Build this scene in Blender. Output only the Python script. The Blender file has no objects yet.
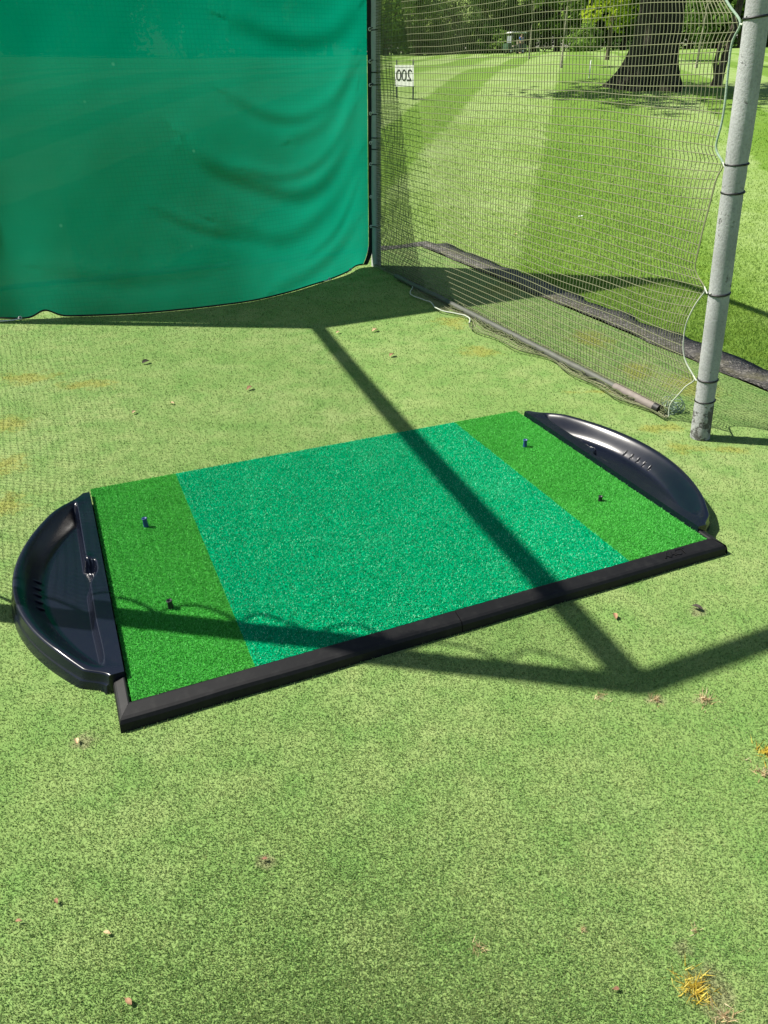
import bpy, bmesh, math, random
import numpy as np
from mathutils import Vector, Matrix, noise as mnoise

random.seed(7)
RNG = np.random.default_rng(11)
D = bpy.data
scene = bpy.context.scene
COL = scene.collection
R = math.radians

# ------------------------------------------------------------------ helpers
def link(o):
    COL.objects.link(o)
    return o

def tag(o, label=None, cat=None, group=None, kind=None):
    if label: o['label'] = label
    if cat: o['category'] = cat
    if group: o['group'] = group
    if kind: o['kind'] = kind
    return o

def empty(name, loc=(0, 0, 0), rz=0.0):
    o = D.objects.new(name, None)
    o.location = loc
    o.rotation_euler = (0, 0, rz)
    o.empty_display_size = 0.1
    return link(o)

def obj(name, mesh, mat=None, parent=None):
    mesh.name = name
    if mat is not None:
        mesh.materials.clear()
        mesh.materials.append(mat)
    o = D.objects.new(name, mesh)
    link(o)
    if parent is not None:
        o.parent = parent
    return o

def np_mesh(name, verts, faces, smooth=False, attr=None):
    """verts (N,3), faces (M,k) of equal size; attr = dict name -> per-face floats"""
    verts = np.asarray(verts, dtype=np.float32)
    faces = np.asarray(faces, dtype=np.int32)
    me = D.meshes.new(name)
    k = faces.shape[1]
    me.vertices.add(len(verts))
    me.vertices.foreach_set('co', verts.ravel())
    me.loops.add(faces.size)
    me.loops.foreach_set('vertex_index', faces.ravel())
    me.polygons.add(len(faces))
    me.polygons.foreach_set('loop_start', np.arange(0, faces.size, k, dtype=np.int32))
    me.polygons.foreach_set('use_smooth', np.full(len(faces), bool(smooth)))
    me.update(calc_edges=True)
    if attr:
        for n, a in attr.items():
            at = me.attributes.new(n, 'FLOAT', 'FACE')
            at.data.foreach_set('value', np.asarray(a, dtype=np.float32))
    return me

class MB:
    """collects plain polygons"""
    def __init__(self):
        self.v = []; self.f = []; self.s = []
    def add(self, vs, fs, smooth=False):
        b = len(self.v)
        self.v.extend([tuple(p) for p in vs])
        for f in fs:
            self.f.append(tuple(i + b for i in f)); self.s.append(smooth)
    def box(self, c, s, rz=0.0):
        cx, cy, cz = c; sx, sy, sz = s[0] / 2, s[1] / 2, s[2] / 2
        co, si = math.cos(rz), math.sin(rz)
        vs = []
        for dx, dy, dz in ((-1,-1,-1),(1,-1,-1),(1,1,-1),(-1,1,-1),(-1,-1,1),(1,-1,1),(1,1,1),(-1,1,1)):
            x, y = dx * sx, dy * sy
            vs.append((cx + x * co - y * si, cy + x * si + y * co, cz + dz * sz))
        self.add(vs, [(0,3,2,1),(4,5,6,7),(0,1,5,4),(1,2,6,5),(2,3,7,6),(3,0,4,7)])
    def tube(self, pts, rad, n=8, caps=True, smooth=True):
        pts = [Vector(p) for p in pts]
        if not hasattr(rad, '__len__'): rad = [rad] * len(pts)
        vs = []; fs = []
        t0 = (pts[1] - pts[0]).normalized()
        up = Vector((0, 0, 1)) if abs(t0.z) < 0.9 else Vector((1, 0, 0))
        a = t0.cross(up).normalized()
        for i, p in enumerate(pts):
            t = (pts[min(i + 1, len(pts) - 1)] - pts[max(i - 1, 0)])
            if t.length < 1e-9: t = t0
            t = t.normalized()
            a = (a - t * a.dot(t)).normalized()
            b = t.cross(a)
            for k in range(n):
                an = 2 * math.pi * k / n
                vs.append(p + (a * math.cos(an) + b * math.sin(an)) * rad[i])
        for i in range(len(pts) - 1):
            for k in range(n):
                k2 = (k + 1) % n
                fs.append((i * n + k, i * n + k2, (i + 1) * n + k2, (i + 1) * n + k))
        self.add(vs, fs, smooth)
        if caps:
            self.add(vs[:n], [tuple(range(n - 1, -1, -1))])
            self.add(vs[-n:], [tuple(range(n))])
    def torus(self, c, axis, Rr, r, n=20, m=6):
        axis = Vector(axis).normalized()
        a = axis.orthogonal().normalized(); b = axis.cross(a)
        vs = []; fs = []
        for i in range(n):
            an = 2 * math.pi * i / n
            d = a * math.cos(an) + b * math.sin(an)
            for j in range(m):
                bn = 2 * math.pi * j / m
                vs.append(Vector(c) + d * (Rr + r * math.cos(bn)) + axis * (r * math.sin(bn)))
        for i in range(n):
            for j in range(m):
                fs.append((i*m+j, ((i+1)%n)*m+j, ((i+1)%n)*m+(j+1)%m, i*m+(j+1)%m))
        self.add(vs, fs, True)
    def mesh(self, name):
        me = D.meshes.new(name)
        me.from_pydata(self.v, [], self.f)
        me.polygons.foreach_set('use_smooth', self.s)
        me.update()
        return me
    def build(self, name, mat, parent=None):
        return obj(name, self.mesh(name), mat, parent)

def grid_mesh(name, P, smooth=True):
    """P (n,m,3)"""
    n, m = P.shape[:2]
    idx = np.arange(n * m).reshape(n, m)
    f = np.stack([idx[:-1, :-1], idx[1:, :-1], idx[1:, 1:], idx[:-1, 1:]], -1).reshape(-1, 4)
    return np_mesh(name, P.reshape(-1, 3), f, smooth)

def sst(a, b, x):
    t = np.clip((np.asarray(x, dtype=float) - a) / (b - a), 0, 1)
    return t * t * (3 - 2 * t)

# ------------------------------------------------------------------ camera (positions of things are measured on the ground with it)
FPX, PITCH, CH = 743.0, R(30.81), 1.45
def ray(px, py):
    c, s = math.cos(PITCH), math.sin(PITCH)
    X, Y = (px - 384) / FPX, -(py - 512) / FPX
    return np.array([X, c + Y * s, -s + Y * c])
def at(px, py, z=0.0):
    d = ray(px, py); t = (z - CH) / d[2]
    return np.array([d[0] * t, d[1] * t, z])

# terrain height of the grass beyond the turf
_Q = np.linspace(-60, 640, 28000)
_S = np.interp(_Q, [6.5, 12, 20, 30, 640], [0, .085, .085, .0165, .0165])
_T = np.concatenate([[0], np.cumsum(_S[:-1]) * (_Q[1] - _Q[0])])
def terr(x, y):
    x = np.asarray(x, dtype=float); y = np.asarray(y, dtype=float)
    z = np.interp(y, _Q, _T)
    z = z + .03 * np.clip(x - 5, 0, 60) * sst(25, 60, y)
    z = z + sst(9, 18, y) * .05 * np.sin(x * .5 + y * .21) + sst(30, 60, y) * .15 * np.sin(x * .09 + 1.0)
    return z - .02
def at_ground(px, py):
    d = ray(px, py)
    ts = np.concatenate([np.linspace(.5, 30, 6000), np.linspace(30, 300, 12000)])
    P = np.array([0, 0, CH]) + ts[:, None] * d
    hit = np.nonzero(P[:, 2] < terr(P[:, 0], P[:, 1]))[0]
    return P[hit[0]] if len(hit) else P[-1]

cam_d = D.cameras.new('camera')
cam = link(D.objects.new('camera', cam_d))
cam.location = (0, 0, CH)
cam.rotation_euler = (math.pi / 2 - PITCH, 0, 0)
cam_d.sensor_fit = 'VERTICAL'
cam_d.sensor_height = 36.0
cam_d.lens = FPX / 1024 * 36.0
cam_d.clip_start = 0.05
cam_d.clip_end = 2000
scene.camera = cam

# ------------------------------------------------------------------ materials
class NT:
    def __init__(self, name):
        self.m = D.materials.new(name); self.m.use_nodes = True
        self.t = self.m.node_tree; self.t.nodes.clear()
        self.out = self.n('ShaderNodeOutputMaterial')
    def n(self, typ, **kw):
        nd = self.t.nodes.new(typ)
        for k, v in kw.items():
            if k.startswith('i_'):
                nd.inputs[k[2:].replace('_', ' ')].default_value = v
            else:
                setattr(nd, k, v)
        return nd
    def l(self, a, b): self.t.links.new(a, b)
    def pos(self):
        return self.n('ShaderNodeNewGeometry').outputs['Position']
    def ocoord(self):
        return self.n('ShaderNodeTexCoord').outputs['Object']
    def noise(self, vec, scale, detail=3, rough=.55):
        nd = self.n('ShaderNodeTexNoise'); nd.inputs['Scale'].default_value = scale
        nd.inputs['Detail'].default_value = detail; nd.inputs['Roughness'].default_value = rough
        self.l(vec, nd.inputs['Vector']); return nd.outputs['Fac']
    def ramp(self, fac, stops, interp='LINEAR'):
        nd = self.n('ShaderNodeValToRGB'); cr = nd.color_ramp; cr.interpolation = interp
        while len(cr.elements) < len(stops): cr.elements.new(.5)
        for e, (p, c) in zip(cr.elements, stops):
            e.position = p; e.color = (c[0], c[1], c[2], 1) if hasattr(c, '__len__') else (c, c, c, 1)
        self.l(fac, nd.inputs['Fac']); return nd.outputs['Color']
    def mix(self, fac, a, b, mode='MIX'):
        nd = self.n('ShaderNodeMix', data_type='RGBA', blend_type=mode)
        for s, v in ((nd.inputs[0], fac), (nd.inputs[6], a), (nd.inputs[7], b)):
            if hasattr(v, 'is_linked'): self.l(v, s)
            elif hasattr(v, '__len__'): s.default_value = (v[0], v[1], v[2], 1)
            else: s.default_value = v
        return nd.outputs[2]
    def math(self, op, a, b=0.0, c=0.0):
        nd = self.n('ShaderNodeMath', operation=op)
        for s, v in zip(nd.inputs, (a, b, c)):
            if hasattr(v, 'is_linked'): self.l(v, s)
            else: s.default_value = v
        return nd.outputs[0]
    def attr(self, name):
        return self.n('ShaderNodeAttribute', attribute_name=name).outputs['Fac']
    def bump(self, h, strength=.3, dist=.01):
        nd = self.n('ShaderNodeBump'); nd.inputs['Strength'].default_value = strength
        nd.inputs['Distance'].default_value = dist; self.l(h, nd.inputs['Height']); return nd.outputs['Normal']
    def principled(self, color, rough=.6, normal=None, spec=.5, metal=0.0):
        p = self.n('ShaderNodeBsdfPrincipled')
        for key, v in (('Base Color', color), ('Roughness', rough), ('Specular IOR Level', spec), ('Metallic', metal)):
            s = p.inputs[key]
            if hasattr(v, 'is_linked'): self.l(v, s)
            elif hasattr(v, '__len__'): s.default_value = (v[0], v[1], v[2], 1)
            else: s.default_value = v
        if normal is not None: self.l(normal, p.inputs['Normal'])
        return p
    def done(self, shader):
        self.l(shader.outputs[0], self.out.inputs['Surface']); return self.m
    def leafy(self, color, trans=.4, tcol=None, gloss=.0, rough=.4):
        d = self.n('ShaderNodeBsdfDiffuse'); t = self.n('ShaderNodeBsdfTranslucent')
        self.l(color, d.inputs['Color']); self.l(tcol if tcol is not None else color, t.inputs['Color'])
        m = self.n('ShaderNodeMixShader'); m.inputs[0].default_value = trans
        self.l(d.outputs[0], m.inputs[1]); self.l(t.outputs[0], m.inputs[2])
        if gloss > 0:
            g = self.n('ShaderNodeBsdfGlossy'); g.inputs['Roughness'].default_value = rough
            m2 = self.n('ShaderNodeMixShader'); m2.inputs[0].default_value = gloss
            self.l(m.outputs[0], m2.inputs[1]); self.l(g.outputs[0], m2.inputs[2]); m = m2
        return self.done(m)

def simple(name, color, rough=.6, var=.12, scale=30, bump=.0, spec=.5, metal=0):
    t = NT(name); c = t.ocoord()
    n = t.noise(c, scale, 4)
    col = t.mix(n, tuple(x * (1 - var) for x in color), tuple(min(1, x * (1 + var)) for x in color))
    nr = t.bump(t.noise(c, scale * 4, 3), bump, .005) if bump > 0 else None
    return t.done(t.principled(col, rough, nr, spec, metal))

def stain_mask(t, spots, p):
    """union of soft noisy blotches at given world xy (x, y, rx, ry)"""
    n1 = t.noise(p, 9, 4, .65); n2 = t.noise(p, 60, 2)
    acc = None
    for x, y, rx, ry in spots:
        mp = t.n('ShaderNodeMapping', vector_type='TEXTURE')
        mp.inputs['Location'].default_value = (x, y, 0)
        mp.inputs['Scale'].default_value = (rx, ry, 1)
        t.l(p, mp.inputs['Vector'])
        ln = t.n('ShaderNodeVectorMath', operation='LENGTH'); t.l(mp.outputs[0], ln.inputs[0])
        v = t.math('SUBTRACT', 1.0, ln.outputs['Value'])
        v = t.math('ADD', v, t.math('MULTIPLY', t.math('SUBTRACT', n1, .5), 2.4))
        v = t.math('ADD', v, t.math('MULTIPLY', t.math('SUBTRACT', n2, .5), 1.0))
        ss = t.n('ShaderNodeMapRange', interpolation_type='SMOOTHSTEP')
        ss.inputs['From Min'].default_value = .1; ss.inputs['From Max'].default_value = .9
        t.l(v, ss.inputs['Value'])
        acc = ss.outputs[0] if acc is None else t.math('MAXIMUM', acc, ss.outputs[0])
    return acc

def gp(px, py, rx, ry):
    q = at(px, py); return (float(q[0]), float(q[1]), rx, ry)
MOSS = [gp(25, 377, .24, .16), gp(88, 385, .24, .10), gp(6, 424, .16, .16), gp(6, 465, .14, .14), gp(735, 450, .15, .06),
        gp(690, 448, .14, .08), gp(478, 352, .16, .16), gp(452, 322, .16, .20), gp(660, 428, .18, .08), gp(600, 392, .22, .04), gp(8, 505, .10, .14), gp(500, 290, .2, .3), gp(590, 338, .2, .3), gp(690, 385, .2, .3), gp(640, 372, .16, .2)]
BARE = [gp(697, 612, .05, .04), gp(600, 697, .04, .02), gp(655, 700, .05, .02), gp(704, 700, .05, .025), gp(715, 1003, .06, .06), gp(700, 985, .06, .05),
        gp(265, 862, .03, .025), gp(85, 740, .06, .04), gp(682, 948, .03, .03)]

def turf_material(name, gain, blades):
    t = NT(name); p = t.pos()
    big = t.noise(p, 1.1, 4, .6); mid = t.noise(p, 7, 4, .6); fine = t.noise(p, 170, 2)
    col = t.mix(t.ramp(big, [(.3, 0), (.7, 1)]), (.20 * gain, .33 * gain, .085 * gain), (.33 * gain, .415 * gain, .155 * gain))
    col = t.mix(t.ramp(mid, [(.38, 0), (.66, .85)]), col, (.165 * gain, .31 * gain, .075 * gain))
    pale = t.noise(p, 2.8, 5, .7)
    col = t.mix(t.ramp(pale, [(.56, 0), (.74, .4)]), col, (.36 * gain, .45 * gain, .19 * gain))
    if blades:
        r = t.attr('rnd')
        col = t.mix(t.ramp(r, [(0, 0), (.5, .4), (1, 1)]), t.mix(.46, col, (.06, .11, .03)), t.mix(.36, col, (.58, .66, .36)))
        r2 = t.math('FRACT', t.math('MULTIPLY', r, 37.0))
        col = t.mix(t.ramp(r2, [(.70, 0), (.95, .5)]), col, (.15, .33, .11))
        col = t.mix(t.ramp(r2, [(.05, .45), (.15, 0)]), col, (.50, .50, .22))
    else:
        col = t.mix(t.ramp(fine, [(.35, 0), (.7, 1)]), t.mix(.4, col, (.05, .09, .02)), col)
    col = t.mix(t.math('MULTIPLY', stain_mask(t, MOSS, p), .5), col, (.26, .225, .035))
    col = t.mix(t.math('MULTIPLY', stain_mask(t, BARE, p), .5), col, (.24, .19, .13))
    if blades:
        return t.leafy(col, .55)
    return t.done(t.principled(col, .9, t.bump(fine, .6, .006), .2))

STRIPE = R(12.0)
def fairway_material(name, gain, blades):
    t = NT(name); p = t.pos()
    sx = t.n('ShaderNodeSeparateXYZ'); t.l(p, sx.inputs[0])
    u = t.math('SUBTRACT', t.math('MULTIPLY', sx.outputs[0], math.cos(STRIPE)), t.math('MULTIPLY', sx.outputs[1], math.sin(STRIPE)))
    u = t.math('ADD', u, t.math('MULTIPLY', t.math('SUBTRACT', t.noise(p, 2.5, 3), .5), .35))
    fr = t.math('FRACT', t.math('DIVIDE', t.math('ADD', u, 65.3), 6.2))
    st = t.ramp(fr, [(0, 0), (.015, 1), (.18, 1), (.20, 0), (.485, 0), (.50, 1), (.76, .95), (.84, .1), (1, 0)])
    big = t.noise(p, .6, 4, .6); mid = t.noise(p, 4.5, 5, .65); fine = t.noise(p, 90, 2)
    light = t.mix(t.ramp(big, [(.35, 0), (.65, 1)]), (.23 * gain, .36 * gain, .08 * gain), (.34 * gain, .45 * gain, .17 * gain))
    dark = t.mix(t.ramp(big, [(.35, 0), (.65, 1)]), (.12 * gain, .245 * gain, .022 * gain), (.175 * gain, .30 * gain, .045 * gain))
    col = t.mix(st, light, dark)
    col = t.mix(t.ramp(mid, [(.40, 0), (.68, .45)]), col, (.16 * gain, .26 * gain, .02 * gain))
    if blades:
        r = t.attr('rnd')
        col = t.mix(r, t.mix(.25, col, (.05, .11, .01)), t.mix(.2, col, (.50, .56, .2)))
        return t.leafy(col, .4)
    col = t.mix(t.ramp(fine, [(.3, 0), (.75, 1)]), t.mix(.35, col, (.06, .11, .015)), col)
    return t.done(t.principled(col, .9, t.bump(t.noise(p, 45, 3), .5, .03), .2))

def pile_material(name, dark, mid, light, lp):
    t = NT(name); p = t.pos(); r = t.attr('rnd')
    col = t.ramp(r, [(0, dark), (lp - .25, mid), (lp, mid), (1, light)])
    n = t.noise(p, 5, 3)
    col = t.mix(t.ramp(n, [(.4, 0), (.7, .22)]), col, dark)
    worn = t.ramp(t.noise(p, 2.2, 5, .65), [(.55, 0), (.8, .08)])
    col = t.mix(worn, col, light)
    return t.leafy(col, .25)

def curtain_material():
    t = NT('green_woven_screen'); c = t.ocoord()
    n = t.noise(c, 1.6, 4, .6); n2 = t.noise(c, 14, 4, .6)
    col = t.mix(t.ramp(n, [(.3, 0), (.7, 1)]), (.0, .225, .140), (.002, .258, .162))
    col = t.mix(t.ramp(n2, [(.55, 0), (.8, .18)]), col, (.015, .265, .175))
    mp = t.n('ShaderNodeMapping'); mp.inputs['Scale'].default_value = (1, 1, 1); t.l(c, mp.inputs['Vector'])
    sx = t.n('ShaderNodeSeparateXYZ'); t.l(t.n('ShaderNodeUVMap').outputs[0], sx.inputs[0])
    wa = t.math('SINE', t.math('MULTIPLY', sx.outputs[0], 2 * math.pi * 260))
    wb = t.math('SINE', t.math('MULTIPLY', sx.outputs[1], 2 * math.pi * 280))
    weave = t.math('MULTIPLY', wa, wb)
    col = t.mix(t.math('MULTIPLY_ADD', weave, .10, .12), col, (.0, .13, .08))
    vo_ = t.n('ShaderNodeTexVoronoi'); vo_.inputs['Scale'].default_value = 5; t.l(c, vo_.inputs['Vector'])
    hs_ = t.n('ShaderNodeSeparateColor'); t.l(vo_.outputs['Color'], hs_.inputs[0])
    mark = t.math('MULTIPLY', t.ramp(vo_.outputs['Distance'], [(.02, 1), (.07, 0)]), t.ramp(hs_.outputs[0], [(.62, 0), (.75, .5)]))
    col = t.mix(mark, col, (.10, .42, .30))
    gl = t.math('MAXIMUM', t.math('SINE', t.math('MULTIPLY', sx.outputs[0], 2 * math.pi * 36)), t.math('SINE', t.math('MULTIPLY', sx.outputs[1], 2 * math.pi * 36)))
    col = t.mix(t.math('MULTIPLY', t.ramp(gl, [(.72, 0), (.95, 1)]), t.ramp(t.noise(c, 1.2, 3), [(.35, .05), (.65, .26)])), col, (.0, .10, .065))
    band = t.noise(c, 3.0, 5, .7)
    col = t.mix(t.ramp(band, [(.55, 0), (.75, .22)]), col, (.0, .20, .12))
    nr = t.bump(weave, .15, .002)
    d = t.n('ShaderNodeBsdfDiffuse'); tr = t.n('ShaderNodeBsdfTranslucent'); tp = t.n('ShaderNodeBsdfTransparent')
    t.l(col, d.inputs['Color']); t.l(col, tr.inputs['Color']); t.l(nr, d.inputs['Normal'])
    m = t.n('ShaderNodeMixShader'); m.inputs[0].default_value = .62
    t.l(d.outputs[0], m.inputs[1]); t.l(tr.outputs[0], m.inputs[2])
    m2 = t.n('ShaderNodeMixShader')
    t.l(t.math('MULTIPLY_ADD', weave, .008, .020), m2.inputs[0])
    t.l(m.outputs[0], m2.inputs[1]); t.l(tp.outputs[0], m2.inputs[2])
    return t.done(m2)

def foam_material():
    t = NT('grey_foam_lagging'); c = t.ocoord()
    n = t.noise(c, 7, 4, .6); f = t.noise(c, 120, 4, .7)
    col = t.mix(t.ramp(n, [(.3, 0), (.7, 1)]), (.30, .31, .31), (.42, .43, .43))
    col = t.mix(t.ramp(f, [(.3, .45), (.55, 0)]), col, (.13, .13, .12))
    v = t.n('ShaderNodeTexNoise'); v.inputs['Scale'].default_value = 14; v.inputs['Detail'].default_value = 6
    v.inputs['Roughness'].default_value = .75; t.l(c, v.inputs['Vector'])
    sx = t.n('ShaderNodeSeparateXYZ'); t.l(c, sx.inputs[0])
    low = t.n('ShaderNodeMapRange'); low.inputs['From Min'].default_value = .28; low.inputs['From Max'].default_value = .02
    t.l(sx.outputs[2], low.inputs['Value'])
    torn = t.ramp(t.math('ADD', v.outputs['Fac'], t.math('MULTIPLY', low.outputs[0], .16)), [(.60, 0), (.66, 1)])
    col = t.mix(t.math('MULTIPLY', torn, .85), col, (.05, .045, .04))
    nr = t.bump(t.math('SUBTRACT', f, t.math('MULTIPLY', torn, 2.0)), .5, .004)
    return t.done(t.principled(col, .85, nr, .25))

def rubber_material(name, base, rough, spec=.5, dust=.5):
    t = NT(name); c = t.ocoord()
    n = t.noise(c, 5, 4, .6); f = t.noise(c, 260, 2); s = t.noise(c, 35, 5, .7)
    col = t.mix(t.ramp(s, [(.5, 0), (.8, dust)]), base, (.030, .030, .028))
    rg = t.n('ShaderNodeMapRange'); rg.inputs['To Min'].default_value = rough - .07; rg.inputs['To Max'].default_value = rough + .1
    t.l(n, rg.inputs['Value'])
    return t.done(t.principled(col, rg.outputs[0], t.bump(f, .06, .001), spec))

def bark_material(name, a, b, zs=.25, sc=9):
    t = NT(name); c = t.ocoord()
    mp = t.n('ShaderNodeMapping'); mp.inputs['Scale'].default_value = (1, 1, zs); t.l(c, mp.inputs['Vector'])
    n = t.noise(mp.outputs[0], sc, 5, .7); n2 = t.noise(c, 1.5, 3)
    col = t.mix(t.ramp(n, [(.35, 0), (.65, 1)]), a, b)
    col = t.mix(t.ramp(n2, [(.5, 0), (.75, .3)]), col, (.07, .08, .03))
    return t.done(t.principled(col, .95, t.bump(n, 1.0, .06), .1))

def leaf_material(name, dark, light, trans=.45):
    t = NT(name); r = t.attr('rnd')
    oi = t.n('ShaderNodeObjectInfo').outputs['Random']
    col = t.ramp(r, [(0, dark), (1, light)])
    col = t.mix(t.math('MULTIPLY', oi, .35), col, (light[0] * .9, light[1] * .8, light[2] * .5))
    return t.leafy(col, trans)

M = dict(
    turf=turf_material('turf_backing', .92, False), turf_pile=turf_material('turf_pile', .97, True),
    fair=fairway_material('mown_grass', .95, False), fair_blade=fairway_material('mown_grass_blades', 1.25, True),
    curtain=curtain_material(), dark_foam=simple('dark_foam_lagging', (.40, .405, .40), .85, .3, 14, .4), foam=foam_material(),
    rubber=rubber_material('black_rubber', (.0075, .0075, .008), .55, .28), tray=rubber_material('black_moulded_plastic', (.0032, .0052, .0125), .23, .5, .10),  # tray base tinted blue, painting in the sky its black plastic reflects
    hem=simple('dark_hem_webbing', (.006, .012, .012), .8), tie=simple('black_cable_tie', (.008, .008, .008), .5),
    rope=simple('pale_rope', (.42, .46, .38), .9, .2, 60, .4), green_rope=simple('pale_green_rope', (.26, .36, .27), .9, .25, 40, .4),
    white=simple('white_cord', (.75, .76, .72), .8),
    net=simple('net_twine', (.23, .24, .135), .85, .2, 3), net2=simple('dark_net_twine', (.10, .12, .05), .85, .2, 3),
    steel=simple('weathered_pipe', (.075, .08, .065), .6, .35, 18, .2), brownpipe=simple('rusty_grey_pipe', (.17, .145, .13), .7, .35, 25, .3),
    tee_blue=simple('blue_rubber_tee', (.015, .050, .17), .45), tee_black=simple('black_rubber_tee', (.010, .011, .013), .45),
    green_pile=pile_material('green_pile', (.035, .235, .028), (.085, .48, .072), (.20, .67, .19), .60),
    teal_pile=pile_material('teal_pile', (.0, .32, .14), (.004, .50, .215), (.36, .88, .60), .80),
    gravel=None,
    bark=bark_material('oak_bark', (.012, .011, .009), (.055, .05, .04)), pale_bark=bark_material('pale_bark', (.25, .24, .18), (.42, .40, .30), .4, 20),
    brown_bark=bark_material('brown_bark', (.06, .05, .035), (.16, .13, .10), .3, 14),
    leaf_mid=leaf_material('mid_green_leaves', (.08, .17, .03), (.30, .46, .11)),
    leaf_dark=leaf_material('dark_green_leaves', (.035, .09, .02), (.16, .28, .07), .35),
    leaf_pale=leaf_material('pale_green_leaves', (.15, .26, .07), (.46, .58, .24)),
    leaf_yellow=leaf_material('yellow_green_leaves', (.17, .28, .015), (.48, .58, .06)),
    leaf_brown=simple('dry_brown_leaf', (.30, .17, .09), .8, .4, 40), leaf_pink=simple('dry_reddish_leaf', (.24, .12, .07), .8, .4, 40),
    leaf_tan=simple('dry_tan_leaf', (.55, .40, .22), .8, .3, 40), leaf_blackened=simple('wet_dark_leaf', (.05, .04, .03), .7, .3, 40),
    sign=simple('white_sign_board', (.84, .85, .80), .5), sign_ink=simple('black_sign_ink', (.03, .03, .03), .6), post=simple('grey_sign_post', (.10, .11, .10), .6),
    cart_white=simple('white_cart_panel', (.72, .72, .70), .35), cart_green=simple('dark_cart_panel', (.05, .10, .06), .35),
    tyre=simple('tyre_rubber', (.02, .02, .02), .8), glassy=simple('cart_screen', (.25, .28, .28), .15),
    seat=simple('cart_seat_vinyl', (.30, .26, .20), .5), skin=simple('skin', (.48, .30, .22), .55),
    blue=simple('blue_polo_cloth', (.07, .14, .50), .8), trousers=simple('dark_trousers', (.03, .03, .04), .8), hair=simple('brown_hair', (.05, .03, .02), .7),
    paper=simple('white_scrap', (.8, .8, .78), .7),
)
def gravel_material():
    t = NT('dark_rubber_crumb'); p = t.pos()
    v = t.n('ShaderNodeTexVoronoi'); v.inputs['Scale'].default_value = 75; t.l(p, v.inputs['Vector'])
    n = t.noise(p, 5, 4)
    hs = t.n('ShaderNodeSeparateColor'); t.l(v.outputs['Color'], hs.inputs[0])
    col = t.ramp(hs.outputs[0], [(0, (.045, .043, .04)), (.7, (.10, .095, .088)), (1, (.24, .225, .20))])
    col = t.mix(t.ramp(n, [(.5, 0), (.72, .5)]), col, (.14, .13, .06))
    return t.done(t.principled(col, .9, t.bump(v.outputs['Distance'], .8, .01), .3))
M['gravel'] = gravel_material()
def dry_material():
    t = NT('straw_blades'); r = t.attr('rnd')
    return t.leafy(t.ramp(r, [(0, (.36, .25, .15)), (.5, (.55, .42, .22)), (1, (.72, .63, .42))]), .35)
M['dry'] = dry_material()
def dry_y_material():
    t = NT('yellow_blades'); r = t.attr('rnd')
    return t.leafy(t.ramp(r, [(0, (.34, .22, .05)), (.5, (.60, .46, .05)), (1, (.75, .64, .16))]), .35)
M['dry_yellow'] = dry_y_material()

# ------------------------------------------------------------------ world, sun
SUN_AZ, SUN_EL = R(-9.5), R(50)     # direction in which shadows fall, elevation
w = D.worlds.new('World'); scene.world = w; w.use_nodes = True
wt = w.node_tree; bg = wt.nodes['Background']
sky = wt.nodes.new('ShaderNodeTexSky'); sky.sky_type = 'NISHITA'; sky.sun_disc = False
sky.sun_elevation = SUN_EL
sky.sun_rotation = R(279.5)
sky.air_density = 1.0; sky.dust_density = 1.0; sky.ozone_density = 1.0
wt.links.new(sky.outputs[0], bg.inputs['Color']); bg.inputs['Strength'].default_value = .052
sun_d = D.lights.new('sun', 'SUN'); sun_d.energy = 4.6; sun_d.angle = R(.55); sun_d.color = (1, .95, .86)
sun = link(D.objects.new('sun', sun_d))
LD = Vector((math.cos(SUN_AZ) * math.cos(SUN_EL), math.sin(SUN_AZ) * math.cos(SUN_EL), -math.sin(SUN_EL)))
sun.rotation_euler = LD.to_track_quat('-Z', 'Y').to_euler()
sun.location = (-8, 3, 12)
scene.view_settings.view_transform = 'Standard'
scene.view_settings.look = 'None'
scene.view_settings.gamma = 1
scene.view_settings.exposure = 1.0
scene.cycles.max_bounces = 8
scene.cycles.transparent_max_bounces = 16

# ------------------------------------------------------------------ ground
EDGE = np.array([.334, 7.39])                 # back right corner of the turf
ES = np.array([1.672, -3.735]); ES /= np.linalg.norm(ES)      # along the side edge, towards the camera
EB = np.array([-.891, -.454])                 # along the back edge, to the left
turf_poly = [EDGE, EDGE + ES * 13, np.array([-12.0, EDGE[1] + ES[1] * 13]), EDGE + EB * 13.5]
tm = MB()
tm.add([(p[0], p[1], 0) for p in turf_poly], [(3, 2, 1, 0)])
turf = tm.build('turf', M['turf']); tag(turf, kind='structure')

xs = np.concatenate([-np.geomspace(260, 8, 40), np.linspace(-7.8, 14, 70), np.geomspace(14.4, 260, 44)])
ys = np.concatenate([np.linspace(-40, 4, 12), np.linspace(4.4, 34, 90), np.geomspace(34.5, 560, 60)])
X, Y = np.meshgrid(xs, ys, indexing='ij')
fair = obj('fairway', grid_mesh('fairway', np.stack([X, Y, terr(X, Y)], -1)), M['fair']); tag(fair, kind='structure')

def in_turf(x, y):
    d = np.stack([x - EDGE[0], y - EDGE[1]], -1)
    s1 = d @ np.array([-ES[1], ES[0]])        # >0 : outside of the side edge
    s2 = d @ np.array([EB[1], -EB[0]])        # <0 ... back edge
    return s1, s2
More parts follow.
